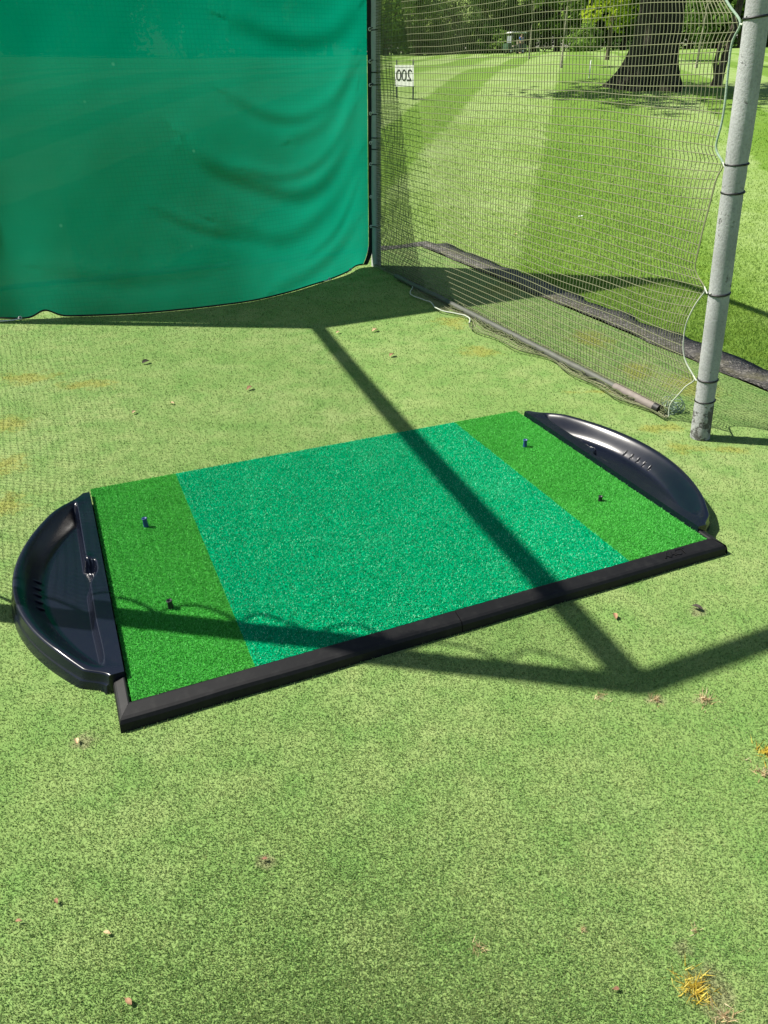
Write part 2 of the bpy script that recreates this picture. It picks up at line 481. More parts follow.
# dark crumb strip along the two edges of the turf
def strip_pts(a, b, w0, seg, seed):
    a = np.array(a); b = np.array(b); d = (b - a) / np.linalg.norm(b - a); nrm = np.array([-d[1], d[0]])
    n = int(np.linalg.norm(b - a) / seg) + 1
    L = []
    for i in range(n + 1):
        q = a + (b - a) * i / n
        j = mnoise.noise(Vector((i * .31 + seed, 2.2, .7))) * .05
        k = mnoise.noise(Vector((i * .27 + seed, 7.2, 4.7))) * .07
        o, c_, e = q + nrm * (-.02 + j), q + nrm * (w0 / 2), q + nrm * (w0 + k)
        L.append([(o[0], o[1], .003), (o[0] + nrm[0] * .02, o[1] + nrm[1] * .02, .006), (c_[0], c_[1], .005 + .005 * mnoise.noise(Vector((i * .5, seed, 0)))),
                  (e[0] - nrm[0] * .02, e[1] - nrm[1] * .02, .003), (e[0], e[1], -.022)])
    return np.array(L)
E0 = EDGE + ES * 13
gs = grid_mesh('gravel_strip', strip_pts(E0, EDGE + np.array([.0, .0]), -.25, .05, 1.3))
g1 = obj('gravel_strip', gs, M['gravel']); tag(g1, kind='structure')
gs2 = grid_mesh('gravel_strip', strip_pts(EDGE + EB * 13.5, EDGE - EB * .18, .16, .08, 5.1))
g2 = obj('gravel_strip', gs2, M['gravel']); tag(g2, kind='structure')

# ------------------------------------------------------------------ blades
def blade_arrays(x, y, z, h, wd, lean, rng):
    n = len(x)
    ya = rng.uniform(0, 2 * np.pi, n); yb = rng.uniform(0, 2 * np.pi, n)
    px, py = np.cos(ya) * wd / 2, np.sin(ya) * wd / 2
    hh = h * rng.uniform(.55, 1.15, n); le = lean * rng.uniform(.2, 1.3, n)
    tip = np.stack([x + np.cos(yb) * hh * np.sin(le), y + np.sin(yb) * hh * np.sin(le), z + hh * np.cos(le)], -1)
    a = np.stack([x - px, y - py, z], -1); b = np.stack([x + px, y + py, z], -1)
    v = np.stack([a, b, tip], 1).reshape(-1, 3)
    f = np.arange(3 * n).reshape(n, 3)
    return v, f
# mat frame of reference
MO = np.array([-.6565, 1.4091]); MYAW = .41
MX = np.array([math.cos(MYAW), math.sin(MYAW)]); MY = np.array([-math.sin(MYAW), math.cos(MYAW)])
MW, MD, MH = 1.948, 1.238, .040

N = 1250000
r = np.exp(RNG.uniform(math.log(.55), math.log(8.3), N)); a = RNG.uniform(R(18), R(160), N)
x, y = r * np.cos(a), r * np.sin(a)
s1, s2 = in_turf(x, y)
ma = (x - MO[0]) * MX[0] + (y - MO[1]) * MX[1]; mb = (x - MO[0]) * MY[0] + (y - MO[1]) * MY[1]
keep = (s1 < -.01) & (s2 < -.01) & ~((ma > -.03) & (ma < MW + .03) & (mb > -.056) & (mb < MD - .003))
keep &= ~(((ma > -.2) & (ma < MW + .17)) & (mb > .2) & (mb < 1.0))
x, y, r = x[keep], y[keep], r[keep]
sl = np.sqrt(r * r + CH * CH)
v, f = blade_arrays(x, y, np.zeros_like(x) - .001, .0062 + .0010 * sl, .0013 + .00095 * sl, 1.1, RNG)
me = np_mesh('turf_pile', v, f, attr={'rnd': RNG.random(len(f))})
tp = obj('turf_pile', me, M['turf_pile'])
tag(tp, 'short pale green artificial grass pile covering the bay floor', 'artificial grass', kind='stuff')

N = 420000
r = np.exp(np.minimum(RNG.uniform(math.log(3.0), math.log(22), N), RNG.uniform(math.log(3.0), math.log(26), N))); a = RNG.uniform(R(55), R(112), N)
x, y = r * np.cos(a), r * np.sin(a)
s1, s2 = in_turf(x, y)
keep = (s1 > .20) | (s2 > .12)
x, y, r = x[keep], y[keep], r[keep]
v, f = blade_arrays(x, y, terr(x, y) - .002, .018 + .0010 * r, .0025 + .0010 * r, 1.0, RNG)
me = np_mesh('fairway_grass', v, f, attr={'rnd': RNG.random(len(f))})
fg = obj('fairway_grass', me, M['fair_blade'])
tag(fg, 'mown green lawn grass beyond the side net', 'grass', kind='stuff')

# ------------------------------------------------------------------ golf mat
mat_root = empty('golf_mat', (MO[0], MO[1], 0), MYAW)
tag(mat_root, 'large golf practice mat with teal standing area, two green hitting strips and black rubber edge', 'golf mat')
b = MB(); b.box((MW / 2, MD / 2, .015), (MW - .01, MD - .01, .028)); b.build('base', M['rubber'], mat_root)
def panel(name, a0, a1, matl, n, hh, ww, lean):
    m_ = MB(); m_.box(((a0 + a1) / 2, MD / 2, .0325), (a1 - a0, MD, .007))
    me0 = m_.mesh('tmp')
    V0 = np.array([v.co[:] for v in me0.vertices]); F0 = np.array([p.vertices[:] for p in me0.polygons])
    F0 = np.concatenate([F0[:, [0, 1, 2]], F0[:, [0, 2, 3]]]); D.meshes.remove(me0)
    xx = RNG.uniform(a0 + .001, a1 - .001, n); yy = RNG.uniform(.001, MD - .001, n)
    v, f = blade_arrays(xx, yy, np.full(n, .035), hh, ww, lean, RNG)
    V = np.concatenate([V0, v]); F = np.concatenate([F0, f + len(V0)])
    at_ = np.concatenate([np.full(len(F0), .12), RNG.random(n)])
    return obj(name, np_mesh(name, V, F, attr={'rnd': at_}), matl, mat_root)
A1, A2 = .329, 1.61
panel('stance_panel', A1, A2, M['teal_pile'], 330000, .0080, .0034, 1.15)
panel('hitting_strip', 0, A1, M['green_pile'], 95000, .0080, .0030, 1.0)
panel('hitting_strip', A2, MW, M['green_pile'], 95000, .0080, .0030, 1.0)
# rubber edge ramp in two lengths, mitred returns at both ends
PROF = [(0, .0), (0, .038), (.005, .0430), (.010, .0435), (.042, .0375), (.050, .034), (.056, .025), (.060, .0)]
def ramp(a0, a1, left_end, right_end):
    n = max(2, int((a1 - a0) / .05)); rows = []
    for i in range(n + 1):
        aa = a0 + (a1 - a0) * i / n
        row = []
        for k, (o, z) in enumerate(PROF):
            ax = aa
            if i == 0 and left_end: ax = aa - o * .62 - .004
            if i == n and right_end: ax = aa + o * .5 + .003
            wv_ = mnoise.noise(Vector((aa * 3.1, 4.2, 0))) * .004
            row.append((ax, -o - .004 + wv_ * (o > .02), z + (mnoise.noise(Vector((aa * 4.3, 9.1, o * 20))) * .0022 if z > .005 else 0)))
        rows.append(row)
    P = np.array(rows)
    n_, m_ = P.shape[:2]
    me = grid_mesh('edge_ramp', P, False)
    bm = bmesh.new(); bm.from_mesh(me)
    bm.verts.ensure_lookup_table()
    for i in (0, n_ - 1):
        vs = [bm.verts[i * m_ + k] for k in range(m_)]
        try: bm.faces.new(vs if i == 0 else vs[::-1])
        except ValueError: pass
    bmesh.ops.recalc_face_normals(bm, faces=bm.faces)
    bm.to_mesh(me); bm.free()
    return obj('edge_ramp', me, M['rubber'], mat_root)
ramp(.0, .9425, True, False); ramp(.945, MW, False, True)
# short mitred returns at the two ends of the front edge
def side_return(sign, a_edge, b0, b1):
    rows = []
    for i, bb in enumerate((b0, (b0 + b1) / 2, b1)):
        row = []
        for o, z in PROF:
            o2 = o * .62
            row.append((a_edge + sign * (o2 + .004), bb - (o + .004 if i == 0 else 0), z))
        rows.append(row)
    me = grid_mesh('corner_return', np.array(rows), False)
    bm = bmesh.new(); bm.from_mesh(me); bm.verts.ensure_lookup_table()
    m_ = len(PROF); bm.faces.new([bm.verts[2 * m_ + k] for k in range(m_)])
    bmesh.ops.recalc_face_normals(bm, faces=bm.faces); bm.to_mesh(me); bm.free()
    obj('corner_return', me, M['rubber'], mat_root)
side_return(-1, 0, 0, .095); side_return(1, MW, 0, .045)
def text_mesh(name, body, size, extrude):
    cu = D.curves.new(name, 'FONT'); cu.body = body; cu.size = size; cu.extrude = extrude
    cu.align_x = 'CENTER'; cu.align_y = 'CENTER'
    o = D.objects.new(name, cu); COL.objects.link(o)
    dg = bpy.context.evaluated_depsgraph_get(); dg.update()
    me = D.meshes.new_from_object(o.evaluated_get(dg))
    D.objects.remove(o); D.curves.remove(cu)
    return me
lt = obj('embossed_lettering', text_mesh('embossed_lettering', 'XACT', .036, .0016), M['rubber'], mat_root)
lt.location = (1.775, -.030, .0413); lt.rotation_euler = (math.atan2(.006, .032), 0, 0)

# ------------------------------------------------------------------ rubber tees standing in the mat
def tee_mesh(h, r0):
    prof = [(r0 * 1.05, -.004), (r0 * 1.0, h * .25), (r0 * .92, h * .8), (r0 * 1.12, h * .93), (r0 * 1.15, h), (r0 * .85, h), (r0 * .72, h * .8), (0.0005, h * .78)]
    n = 14
    P = np.array([[(rr * math.cos(2 * math.pi * k / n), rr * math.sin(2 * math.pi * k / n), z) for k in range(n + 1)] for rr, z in prof])
    return grid_mesh('rubber_tee', P)
def mat_pt(aa, bb, z=0):
    q = MO + MX * aa + MY * bb
    return (q[0], q[1], z)
for (aa, bb, hh, rr, mt, lab) in ((.160, .865, .036, .0085, 'tee_blue', 'dark blue rubber tee standing in the left green strip nearer the green curtain'),
                                 (.161, .354, .030, .0080, 'tee_black', 'short black rubber tee in the left green strip beside the shadow bar'),
                                 (1.769, .884, .034, .0085, 'tee_blue', 'bright blue rubber tee in the right green strip nearer the net'),
                                 (1.773, .368, .020, .0075, 'tee_black', 'low black rubber tee in the right green strip nearer the front edge')):
    o = obj('rubber_tee', tee_mesh(hh, rr), M[mt]); o.location = mat_pt(aa, bb, .0365)
    o.rotation_euler = (random.uniform(-.06, .06), random.uniform(-.06, .06), 0)
    tag(o, lab, 'tee', 'rubber tees in the mat')

# ------------------------------------------------------------------ half-moon ball trays
def tray(side, vmax, label):
    root = empty('ball_tray', mat_pt(0 if side < 0 else MW, 0), MYAW)
    tag(root, label, 'ball tray', 'half moon ball trays beside the mat')
    b0, b1 = (.098 if side < 0 else .050), 1.175
    nb, nv = 280, 96
    bs = b0 + (b1 - b0) * (.5 - .5 * np.cos(np.linspace(0, np.pi, nb)))
    cb, hl = (b0 + b1) / 2 - .02, (b1 - b0) / 2 + .03
    tt = (bs - cb) / hl
    vo = vmax * np.clip(1 - tt * tt, 0, 1) ** .93
    vo = np.sqrt(vo ** 2 + .035 ** 2)
    endr = sst(0, .035, bs - b0) * sst(0, .03, b1 - bs)
    endr = sst(0, .05, bs - b0) * np.sqrt(np.clip((b1 - bs) / .09, 0, 1)) ** 1.0
    vo = vo * (.55 + .45 * endr)
    rows = []
    for bb, V in zip(bs, vo):
        vv = np.linspace(0, V, nv)
        lw = .048 - .030 * sst(.545, .640, bb) * (1 - sst(.678, .700, bb)) - .006 * sst(.40, .18, bb)
        g3 = sst(b0 + .03, b0 + .12, bb) * (1 - sst(b1 - .10, b1 - .025, bb))
        g1 = sst(lw, lw + .020, vv) * g3
        tipf = sst(0, .16, bb - b0) * sst(0, .16, b1 - bb)
        rim = .058 + .019 * tipf
        floor = .007 + .10 * np.clip(vv - lw, 0, .3) * .12
        z = .058 * (1 - g1) + floor * g1
        g2 = sst(V - .085, V - .005, vv) ** 1.25
        z = z * (1 - g2) + rim * g2
        # small rounded knob where the ledge steps back
        z = z + .006 * np.exp(-((bb - .712) / .018) ** 2 - ((vv - .044) / .012) ** 2)
        pts = [(-0.0 + t_, bb, zz) for t_, zz in zip(vv, z)]
        # rim roll and outer wall with a step
        pts += [(V + .004, bb, rim - .001), (V + .008, bb, rim - .006), (V + .011, bb, rim * .50), (V + .016, bb, rim * .44), (V + .019, bb, rim * .38), (V + .026, bb, .0)]
        pts = [(0.0, bb, .0), (0.0, bb, .050)] + pts
        rows.append(pts)
    P = np.array(rows)
    n_, m_ = P.shape[:2]
    P[..., 0] = P[..., 0] * side + side * .004
    me = grid_mesh('tray_shell', P)
    bm = bmesh.new(); bm.from_mesh(me); vl = list(bm.verts)
    for i in (0, n_ - 1):
        # end caps dropped to the ground
        top = [vl[i * m_ + k] for k in range(m_)]
        low = [bm.verts.new((v_.co.x, v_.co.y + (-.006 if i == 0 else .006), 0)) for v_ in top]
        for k in range(m_ - 1):
            try: bm.faces.new((top[k], top[k + 1], low[k + 1], low[k]))
            except ValueError: pass
    bmesh.ops.remove_doubles(bm, verts=bm.verts, dist=1e-5)
    bmesh.ops.recalc_face_normals(bm, faces=bm.faces)
    for f_ in bm.faces: f_.smooth = True
    bm.to_mesh(me); bm.free()
    me.set_sharp_from_angle(angle=R(50))
    obj('tray_shell', me, M['tray'], root)
    for k in range(5):
        bb = .525 + k * .038
        i = int(np.argmin(abs(bs - bb))); V = vo[i]
        v0, v1 = V - .066, V - .046
        def zz(v_): return float(np.interp(v_, P[i, 2:2 + nv, 0] * side - .004, P[i, 2:2 + nv, 2]))
        m_2 = MB(); m_2.tube([(side * (v0 + .004), bb, zz(v0) + .001), (side * ((v0 + v1) / 2 + .004), bb, zz((v0 + v1) / 2) + .0035), (side * (v1 + .004), bb, zz(v1) + .001)], [.003, .0045, .003], 8)
        m_2.build('vent_rib', M['tray'], root)
    return root
tray(-1, .262, 'black half moon ball tray with notched inner ledge at the mat left end')
tray(1, .250, 'black half moon ball tray at the mat right end below the pole')

# ------------------------------------------------------------------ frame of the bay: foam lagged poles
HT = 2.86
P1b, P1t = np.array([-.068, 6.546, 0]), np.array([-.060, 6.546, HT])
P2b, P2t = np.array([1.449, 3.102, 0]), np.array([1.449 - .273, 3.102, HT])
LBb = np.array([-3.10, 4.94, 0]); LBt = np.array([-2.80, 5.19, HT])
LFb = np.array([-1.67, 1.90, 0]); LFt = np.array([-1.67, 1.90, HT])
frame = empty('net_frame', tuple(P1b))
tag(frame, 'box frame of grey foam covered poles holding the nets and green curtain', 'net frame')
def post(pb, pt, rad, ties, wob=.0, matl='foam'):
    m_ = MB(); n = 60; pts = []; rads = []
    for i in range(n + 1):
        k = i / n; z = k * HT
        q = pb + (pt - pb) * k
        pin = sum(math.exp(-((z - tz) / .012) ** 2) for tz in ties)
        pts.append(q - P1b + np.array([mnoise.noise(Vector((z * 2, 1, pb[0]))) * wob, mnoise.noise(Vector((z * 2, 5, pb[0]))) * wob, 0]))
        rads.append(rad * (1 - .05 * min(pin, 1) + .03 * mnoise.noise(Vector((z * 3, pb[0], 9)))))
    extra = []
    m_.tube(pts, rads, 18)
    o = m_.build('post', M[matl], frame)
    for tz in ties:
        q = pb + (pt - pb) * tz / HT - P1b
        c = MB(); c.torus(q, (pt - pb) / HT + np.array([random.uniform(-.06, .06), random.uniform(-.06, .06), 0]), rad * .975, .0045)
        t_ = c.build('cable_tie', M['tie'], frame); t_.parent = o
    return o
T2 = [1.605, 1.14, 1.041, .654, .28, .182, 2.05, 2.5]
T1 = [1.697, 1.43, 1.344, 1.149, .982, .904, .795, .324, 2.1, 2.6]
post(P1b, P1t, .040, T1, .004, 'dark_foam')
post(P2b, P2t, .0425, T2, .004)
post(LBb, LBt, .042, [.3, .9, 1.5, 2.1], .004)
post(LFb, LFt, .042, [.3, .75, 1.2, 1.7, 2.2], .004)
def rail(a_, b_):
    m_ = MB(); n = 40; pts = []; rads = []
    for i in range(n + 1):
        k = i / n
        q = a_ + (b_ - a_) * k - P1b; q = q + np.array([0, 0, -.03 * math.sin(math.pi * k)])
        pts.append(q); rads.append(.042 * (1 + .03 * mnoise.noise(Vector((k * 12, a_[0], 3)))))
    m_.tube(pts, rads, 16); m_.build('rail', M['foam'], frame)
rail(LBt, P1t); rail(P1t, P2t); rail(LFt, P2t); rail(LBt, LFt)

# ------------------------------------------------------------------ side nets
def tubes_np(polys, rad, nseg=3):
    """many thin tubes: polys list of (n,3) arrays -> verts, quad faces"""
    V = []; F = []; base = 0
    for P in polys:
        n = len(P)
        T = np.gradient(P, axis=0); T /= np.linalg.norm(T, axis=1)[:, None] + 1e-12
        ref = np.array([0.37, .21, .90]) if abs(T[0, 2]) < .8 else np.array([.8, .6, .05])
        A = np.cross(T, ref); A /= np.linalg.norm(A, axis=1)[:, None] + 1e-12
        B = np.cross(T, A)
        ang = 2 * np.pi * np.arange(nseg) / nseg
        ring = P[:, None, :] + rad * (A[:, None, :] * np.cos(ang)[None, :, None] + B[:, None, :] * np.sin(ang)[None, :, None])
        V.append(ring.reshape(-1, 3))
        idx = base + np.arange(n * nseg).reshape(n, nseg)
        nx = np.roll(idx, -1, axis=1)
        F.append(np.stack([idx[:-1], nx[:-1], nx[1:], idx[1:]], -1).reshape(-1, 4))
        base += n * nseg
    return np.concatenate(V), np.concatenate(F)

def vnoise(a, b, seed):
    """cheap smooth 2-d noise from sines"""
    rs = np.random.default_rng(seed); o = 0
    for k in range(5):
        f1, f2 = rs.uniform(-2.5, 2.5, 2); p_ = rs.uniform(0, 6.28)
        o = o + np.sin(a * f1 * (1 + .5 * k) + b * f2 * (1 + .5 * k) + p_) / (1 + .6 * k)
    return o / 2.6

class Net:
    def __init__(self, b1, t1, b2, t2, edge, inward, seed, fold):
        self.b1, self.t1, self.b2, self.t2 = b1, t1, b2, t2
        self.S = np.linalg.norm((b2 - b1)[:2]); self.edge = edge
        self.inw = inward; self.seed = seed; self.fold = fold
    def point(self, s, z):
        """s 0..S nominal column, z height; z below 0 lies folded on the turf inside"""
        s = np.asarray(s, dtype=float); z = np.asarray(z, dtype=float)
        zz = np.clip(z, .012, None)
        ez = np.interp(zz, self.edge[1], self.edge[0]) * self.S     # s of the free edge at this height
        k = sst(self.S - .75, self.S, s) ** 1.4
        k = np.clip((s - (self.S - .8)) / .8, 0, 1) ** 2.2
        se = s + (ez - self.S) * k + .008 * vnoise(s * 3, zz * 4, self.seed)
        fr = se / self.S
        kz = (zz / HT)
        a_ = self.b1[None] + (self.t1 - self.b1)[None] * kz.reshape(-1, 1)
        b_ = self.b2[None] + (self.t2 - self.b2)[None] * kz.reshape(-1, 1)
        P = a_ + (b_ - a_) * fr.reshape(-1, 1)
        dzr = .012 * vnoise(s * 2.2 + 3, zz * 3, self.seed + 1) * sst(.05, .3, zz)
        edgepull = .02 * np.sin(zz * 14) * k
        P[:, 2] = zz + dzr + edgepull * sst(.05, .3, zz)
        bul = (.05 * vnoise(s * 1.1, zz * 1.3, self.seed + 2) + .03 * np.sin(np.pi * s / self.S)) * sst(0, .35, zz) * sst(0, .3, s)
        fold = np.interp(s, self.fold[0], self.fold[1]) * (1 + .35 * np.sin(s * 6.1 + 1) + .25 * np.sin(s * 13.7))
        off = bul + np.where(z < .012, (.012 - z) / .12 * fold, 0) + .05 * sst(.16, .0, zz) * 0
        P += self.inw[None] * off.reshape(-1, 1)
        P[:, 2] += np.where(z < .012, .012 * (np.abs(vnoise(s * 9, z * 30, self.seed + 5)) + .2), 0)
        return P
    def strands(self, mesh, zmax, s0=0.0, s1=None, bottom=-.10, top_s=None, rmesh=None):
        s1 = self.S if s1 is None else s1
        out = []
        zs = np.concatenate([np.linspace(bottom, .01, 7), np.arange(.04, zmax, .05)])
        for s in np.arange(s0 + .01, s1 + .001, mesh):
            zz = zs
            if top_s is not None:
                lim = np.interp(s, top_s[0], top_s[1]); zz = zs[zs <= max(lim, .02)]
                if len(zz) < 3: continue
            out.append(self.point(np.full(len(zz), s), zz))
        zr = list(np.linspace(bottom, -.005, 5)) + list(np.arange(.02, zmax, rmesh or mesh))
        for z in zr:
            ss = np.arange(s0, s1 + .001, .05)
            if top_s is not None:
                ss = ss[np.interp(ss, top_s[0], top_s[1]) >= z]
                if len(ss) < 3: continue
            out.append(self.point(ss, np.full(len(ss), z)))
        return out

def on_net(px, py):
    d = ray(px, py); z = 1.0
    for _ in range(30):
        a_ = P1b + (P1t - P1b) * z / HT; b_ = P2b + (P2t - P2b) * z / HT
        e = (b_ - a_)[:2]; nn = np.array([-e[1], e[0]])
        t_ = (a_[:2] @ nn) / (d[:2] @ nn)
        q = d * t_ + np.array([0, 0, CH]); z = q[2]
        fr = ((q[:2] - a_[:2]) @ e) / (e @ e)
    return fr, z
EDGE_PX = [(745,17),(735,30),(729,50),(725,80),(724,100),(722,120),(717,138),(716,148),(721,157),(727,163),(716,180),(711,200),(703,230),(699,250),(695,262),(697,275),(706,291),
           (693,308),(683,325),(681,340),(682,355),(688,367),(695,378),(684,385),(677,395),(668,404)]
ez = sorted([on_net(*p)[::-1] for p in EDGE_PX])
EZ = np.array([q[0] for q in ez]); EF = np.array([q[1] for q in ez])
# continue the scallops above the part the photo shows
zt = np.arange(EZ[-1] + .06, HT, .06); ft = 1 - .012 - .055 * np.abs(np.sin((zt - 1.6) / .45 * np.pi))
_zz = np.arange(0, HT, .01)
_ff = np.interp(_zz, np.concatenate([[0.0], EZ, zt]), np.concatenate([[.945], EF, ft]))
_fp = np.pad(_ff, 4, mode='edge'); _ff = np.convolve(_fp, np.array([1, 2, 3, 4, 5, 4, 3, 2, 1]) / 25.0, 'valid')
edge_r = (_ff, _zz)
edge_old = (np.concatenate([[.945], EF, ft]), np.concatenate([[0.0], EZ, zt]))
INW = np.array([-.915, -.403, 0]); 
fold_r = ([0, .3, .7, .95, 1.5, 2.0, 2.6, 3.1, 3.5, 3.8], [.02, .04, .05, .10, .17, .13, .10, .06, .05, .03])
netR = Net(P1b, P1t, P2b, P2t, edge_r, INW, 21, fold_r)
rootR = empty('side_net', tuple(P1b))
tag(rootR, 'pale square mesh net hung between the corner pole and the leaning right pole', 'net')
def net_child(name, polys, rad, matl, root, nseg=3):
    v, f = tubes_np(polys, rad, nseg)
    v = v - np.array(root.location)
    return obj(name, np_mesh(name, v, f, True), matl, root)
net_child('mesh_panel', netR.strands(.0262, HT - .05, rmesh=.037), .0020, M['net'], rootR)
lap_top = ([0, .36, .50, .97, 1.0], [HT, 1.5, 1.1, .03, 0])
netL2 = Net(P1b, P1t, P2b, P2t, edge_r, INW, 33, fold_r)
lapn = [q + INW * .012 for q in netL2.strands(.017, HT - .05, 0, .97, -.02, ([0, .33, .36, .97], [HT, HT, 1.5, .05]))]
net_child('overlap_panel', lapn, .0017, M['net2'], rootR)
# edge rope following the free edge, and the rope along the bottom hem
zs = np.arange(.02, HT - .05, .008); er = netR.point(np.full(len(zs), netR.S), zs)
for lo_, hi_, rd, mt_ in ((1.14, 9, .0046, 'green_rope'), (.654, 1.14, .0026, 'net'), (0, .654, .0034, 'rope')):
    sel = (zs >= lo_ - .008) & (zs <= hi_)
    net_child('edge_rope', [er[sel]], rd, M[mt_], rootR, 6)
ss = np.linspace(.55, netR.S - .02, 120); br = netR.point(ss, np.full(120, -.105)); br[:, 2] += .006
net_child('hem_rope', [br[:50]], .0045, M['rope'], rootR, 6)
net_child('hem_rope', [br[49:]], .0030, M['net2'], rootR, 6)
# ties from the net edge round the pole
for tz in (.28, .654, 1.14, 1.605):
    i = int(np.argmin(abs(zs - tz))); q2 = P2b + (P2t - P2b) * tz / HT
    a_ = er[i]; md = (a_ + q2) / 2 + np.array([0, -.02, -.015])
    e_ = q2 + np.array([-.040, -.015, 0])
    net_child('tie_cord', [np.array([a_, (a_ + e_) / 2 + np.array([0, 0, -.012]), e_])], .0035, M['rope'], rootR, 5)
# crumpled lump of net at the foot of the free edge
bun = []
c0 = at(672, 407, .02)
for k in range(14):
    ph = np.linspace(0, 2 * np.pi, 14)
    rr = random.uniform(.018, .04); o3 = np.array([random.uniform(-.03, .03), random.uniform(-.03, .03), random.uniform(0, .02)])
    tl = Matrix.Rotation(random.uniform(0, 3), 3, 'X') @ Matrix.Rotation(random.uniform(0, 3), 3, 'Z')
    bun.append(np.array([tuple(tl @ Vector((rr * math.cos(t_), rr * math.sin(t_), 0))) for t_ in ph]) + c0 + o3)
net_child('net_bunch', bun, .002, M['green_rope'], rootR, 4)

# slack mesh bunched over the pipe
rs_ = np.random.default_rng(3); pl = []
for k in range(44):
    a0_ = rs_.uniform(.45, netR.S - .6); ln_ = rs_.uniform(.4, 1.2); sg = np.arange(a0_, min(a0_ + ln_, netR.S - .04), .025)
    zz_ = .012 - rs_.uniform(-.035, .06) + .02 * vnoise(sg * 14, sg * 3, 100 + k)
    Q_ = netR.point(sg, zz_); Q_[:, 2] = np.maximum(Q_[:, 2], .008) + .012 * (1 + vnoise(sg * 17, sg, 140 + k)); pl.append(Q_)
net_child('slack_mesh', pl, .0026, M['net2'], rootR)

# the opposite net, out of the frame to the left; it shades the turf inside
zl = np.arange(0, HT, .05); fl = 1 - .006 - .020 * np.abs(np.sin(zl / .30 * np.pi))
netLf = Net(LBb, LBt, LFb, LFt, (fl, zl), np.array([.945, .325, 0]), 55, ([0, 2, 4], [.05, .1, .05]))
rootL = empty('side_net', tuple(LBb))
tag(rootL, 'square mesh net along the left side of the bay, shading the turf', 'net')
net_child('mesh_panel', netLf.strands(.0262, HT - .05, rmesh=.037), .0011, M['net'], rootL)
erl = netLf.point(np.full(len(zl), netLf.S), zl)
net_child('edge_rope', [erl], .0065, M['green_rope'], rootL, 6)

# pipe weighing the net down
pa, pb_ = at(396, 276, .03), at(655, 407, .03)
pm = MB(); dirp = (pb_ - pa)
pr = empty('ground_pipe', (pa[0], pa[1], 0)); tag(pr, 'grey pipe lying along the foot of the side net', 'pipe')
pts = [pa - np.array([pa[0], pa[1], 0]) + dirp * k / 20 + np.array([0, 0, .004 * mnoise.noise(Vector((k * .7, 0, 0)))]) for k in range(0, 19)]
pm.tube(pts, .019, 12); pm.build('pipe', M['steel'], pr)
pm = MB(); pts = [pa - np.array([pa[0], pa[1], 0]) + dirp * (.90 + .10 * k / 4) for k in range(5)]
pm.tube(pts, .022, 12); sl_ = pm.build('end_sleeve', M['brownpipe'], pr)
pm = MB(); pm.tube([pts[-1], pts[-1] + dirp * .012], .025, 12); pm.build('end_cap', M['tie'], pr)

# ------------------------------------------------------------------ green curtain
CB = (LBt - P1b)[:2]; CL = np.linalg.norm(CB); CD = CB / CL
CN = np.array([-CD[1], CD[0]]); 
if CN @ np.array([.4, -.9]) < 0: CN = -CN
def on_curtain(px, py, off=.15):
    d = ray(px, py); o_ = P1b[:2] + CN * off
    t_ = (o_ @ CN) / (d[:2] @ CN); q = d * t_ + np.array([0, 0, CH])
    return (q[:2] - P1b[:2]) @ CD, q[2]
bot = []
for p in [(364,264),(352,271),(340,276),(300,288),(250,300),(200,307),(150,312),(100,315),(60,316),(20,318),(0,317),(-20,317)]:
    q = at(p[0], p[1], .015)[:2] - P1b[:2]
    bot.append((q @ CD, q @ CN))
bot = sorted(bot); bu = np.array([q[0] for q in bot]); bo = np.array([q[1] for q in bot])
bu = np.concatenate([bu, [CL - .05]]); bo = np.concatenate([bo, [bo[-1] - .03]])
nu, nz = 260, 220
U = np.linspace(.066, CL - .02, nu)[:, None] * np.ones((1, nz)); ZK = np.ones((nu, 1)) * np.linspace(0, 1, nz)[None]
# hem height along the bottom: laced down at a few points, lifted between
lz = .003 + .014 * sst(.5, .1, U) + .008 * np.abs(np.sin(U * 5)) * sst(1.1, .4, U)
u1, _ = on_curtain(44, 312); lz = lz + .045 * np.exp(-((U - u1) / .07) ** 2)
Z = lz + (HT - .05 - lz) * ZK
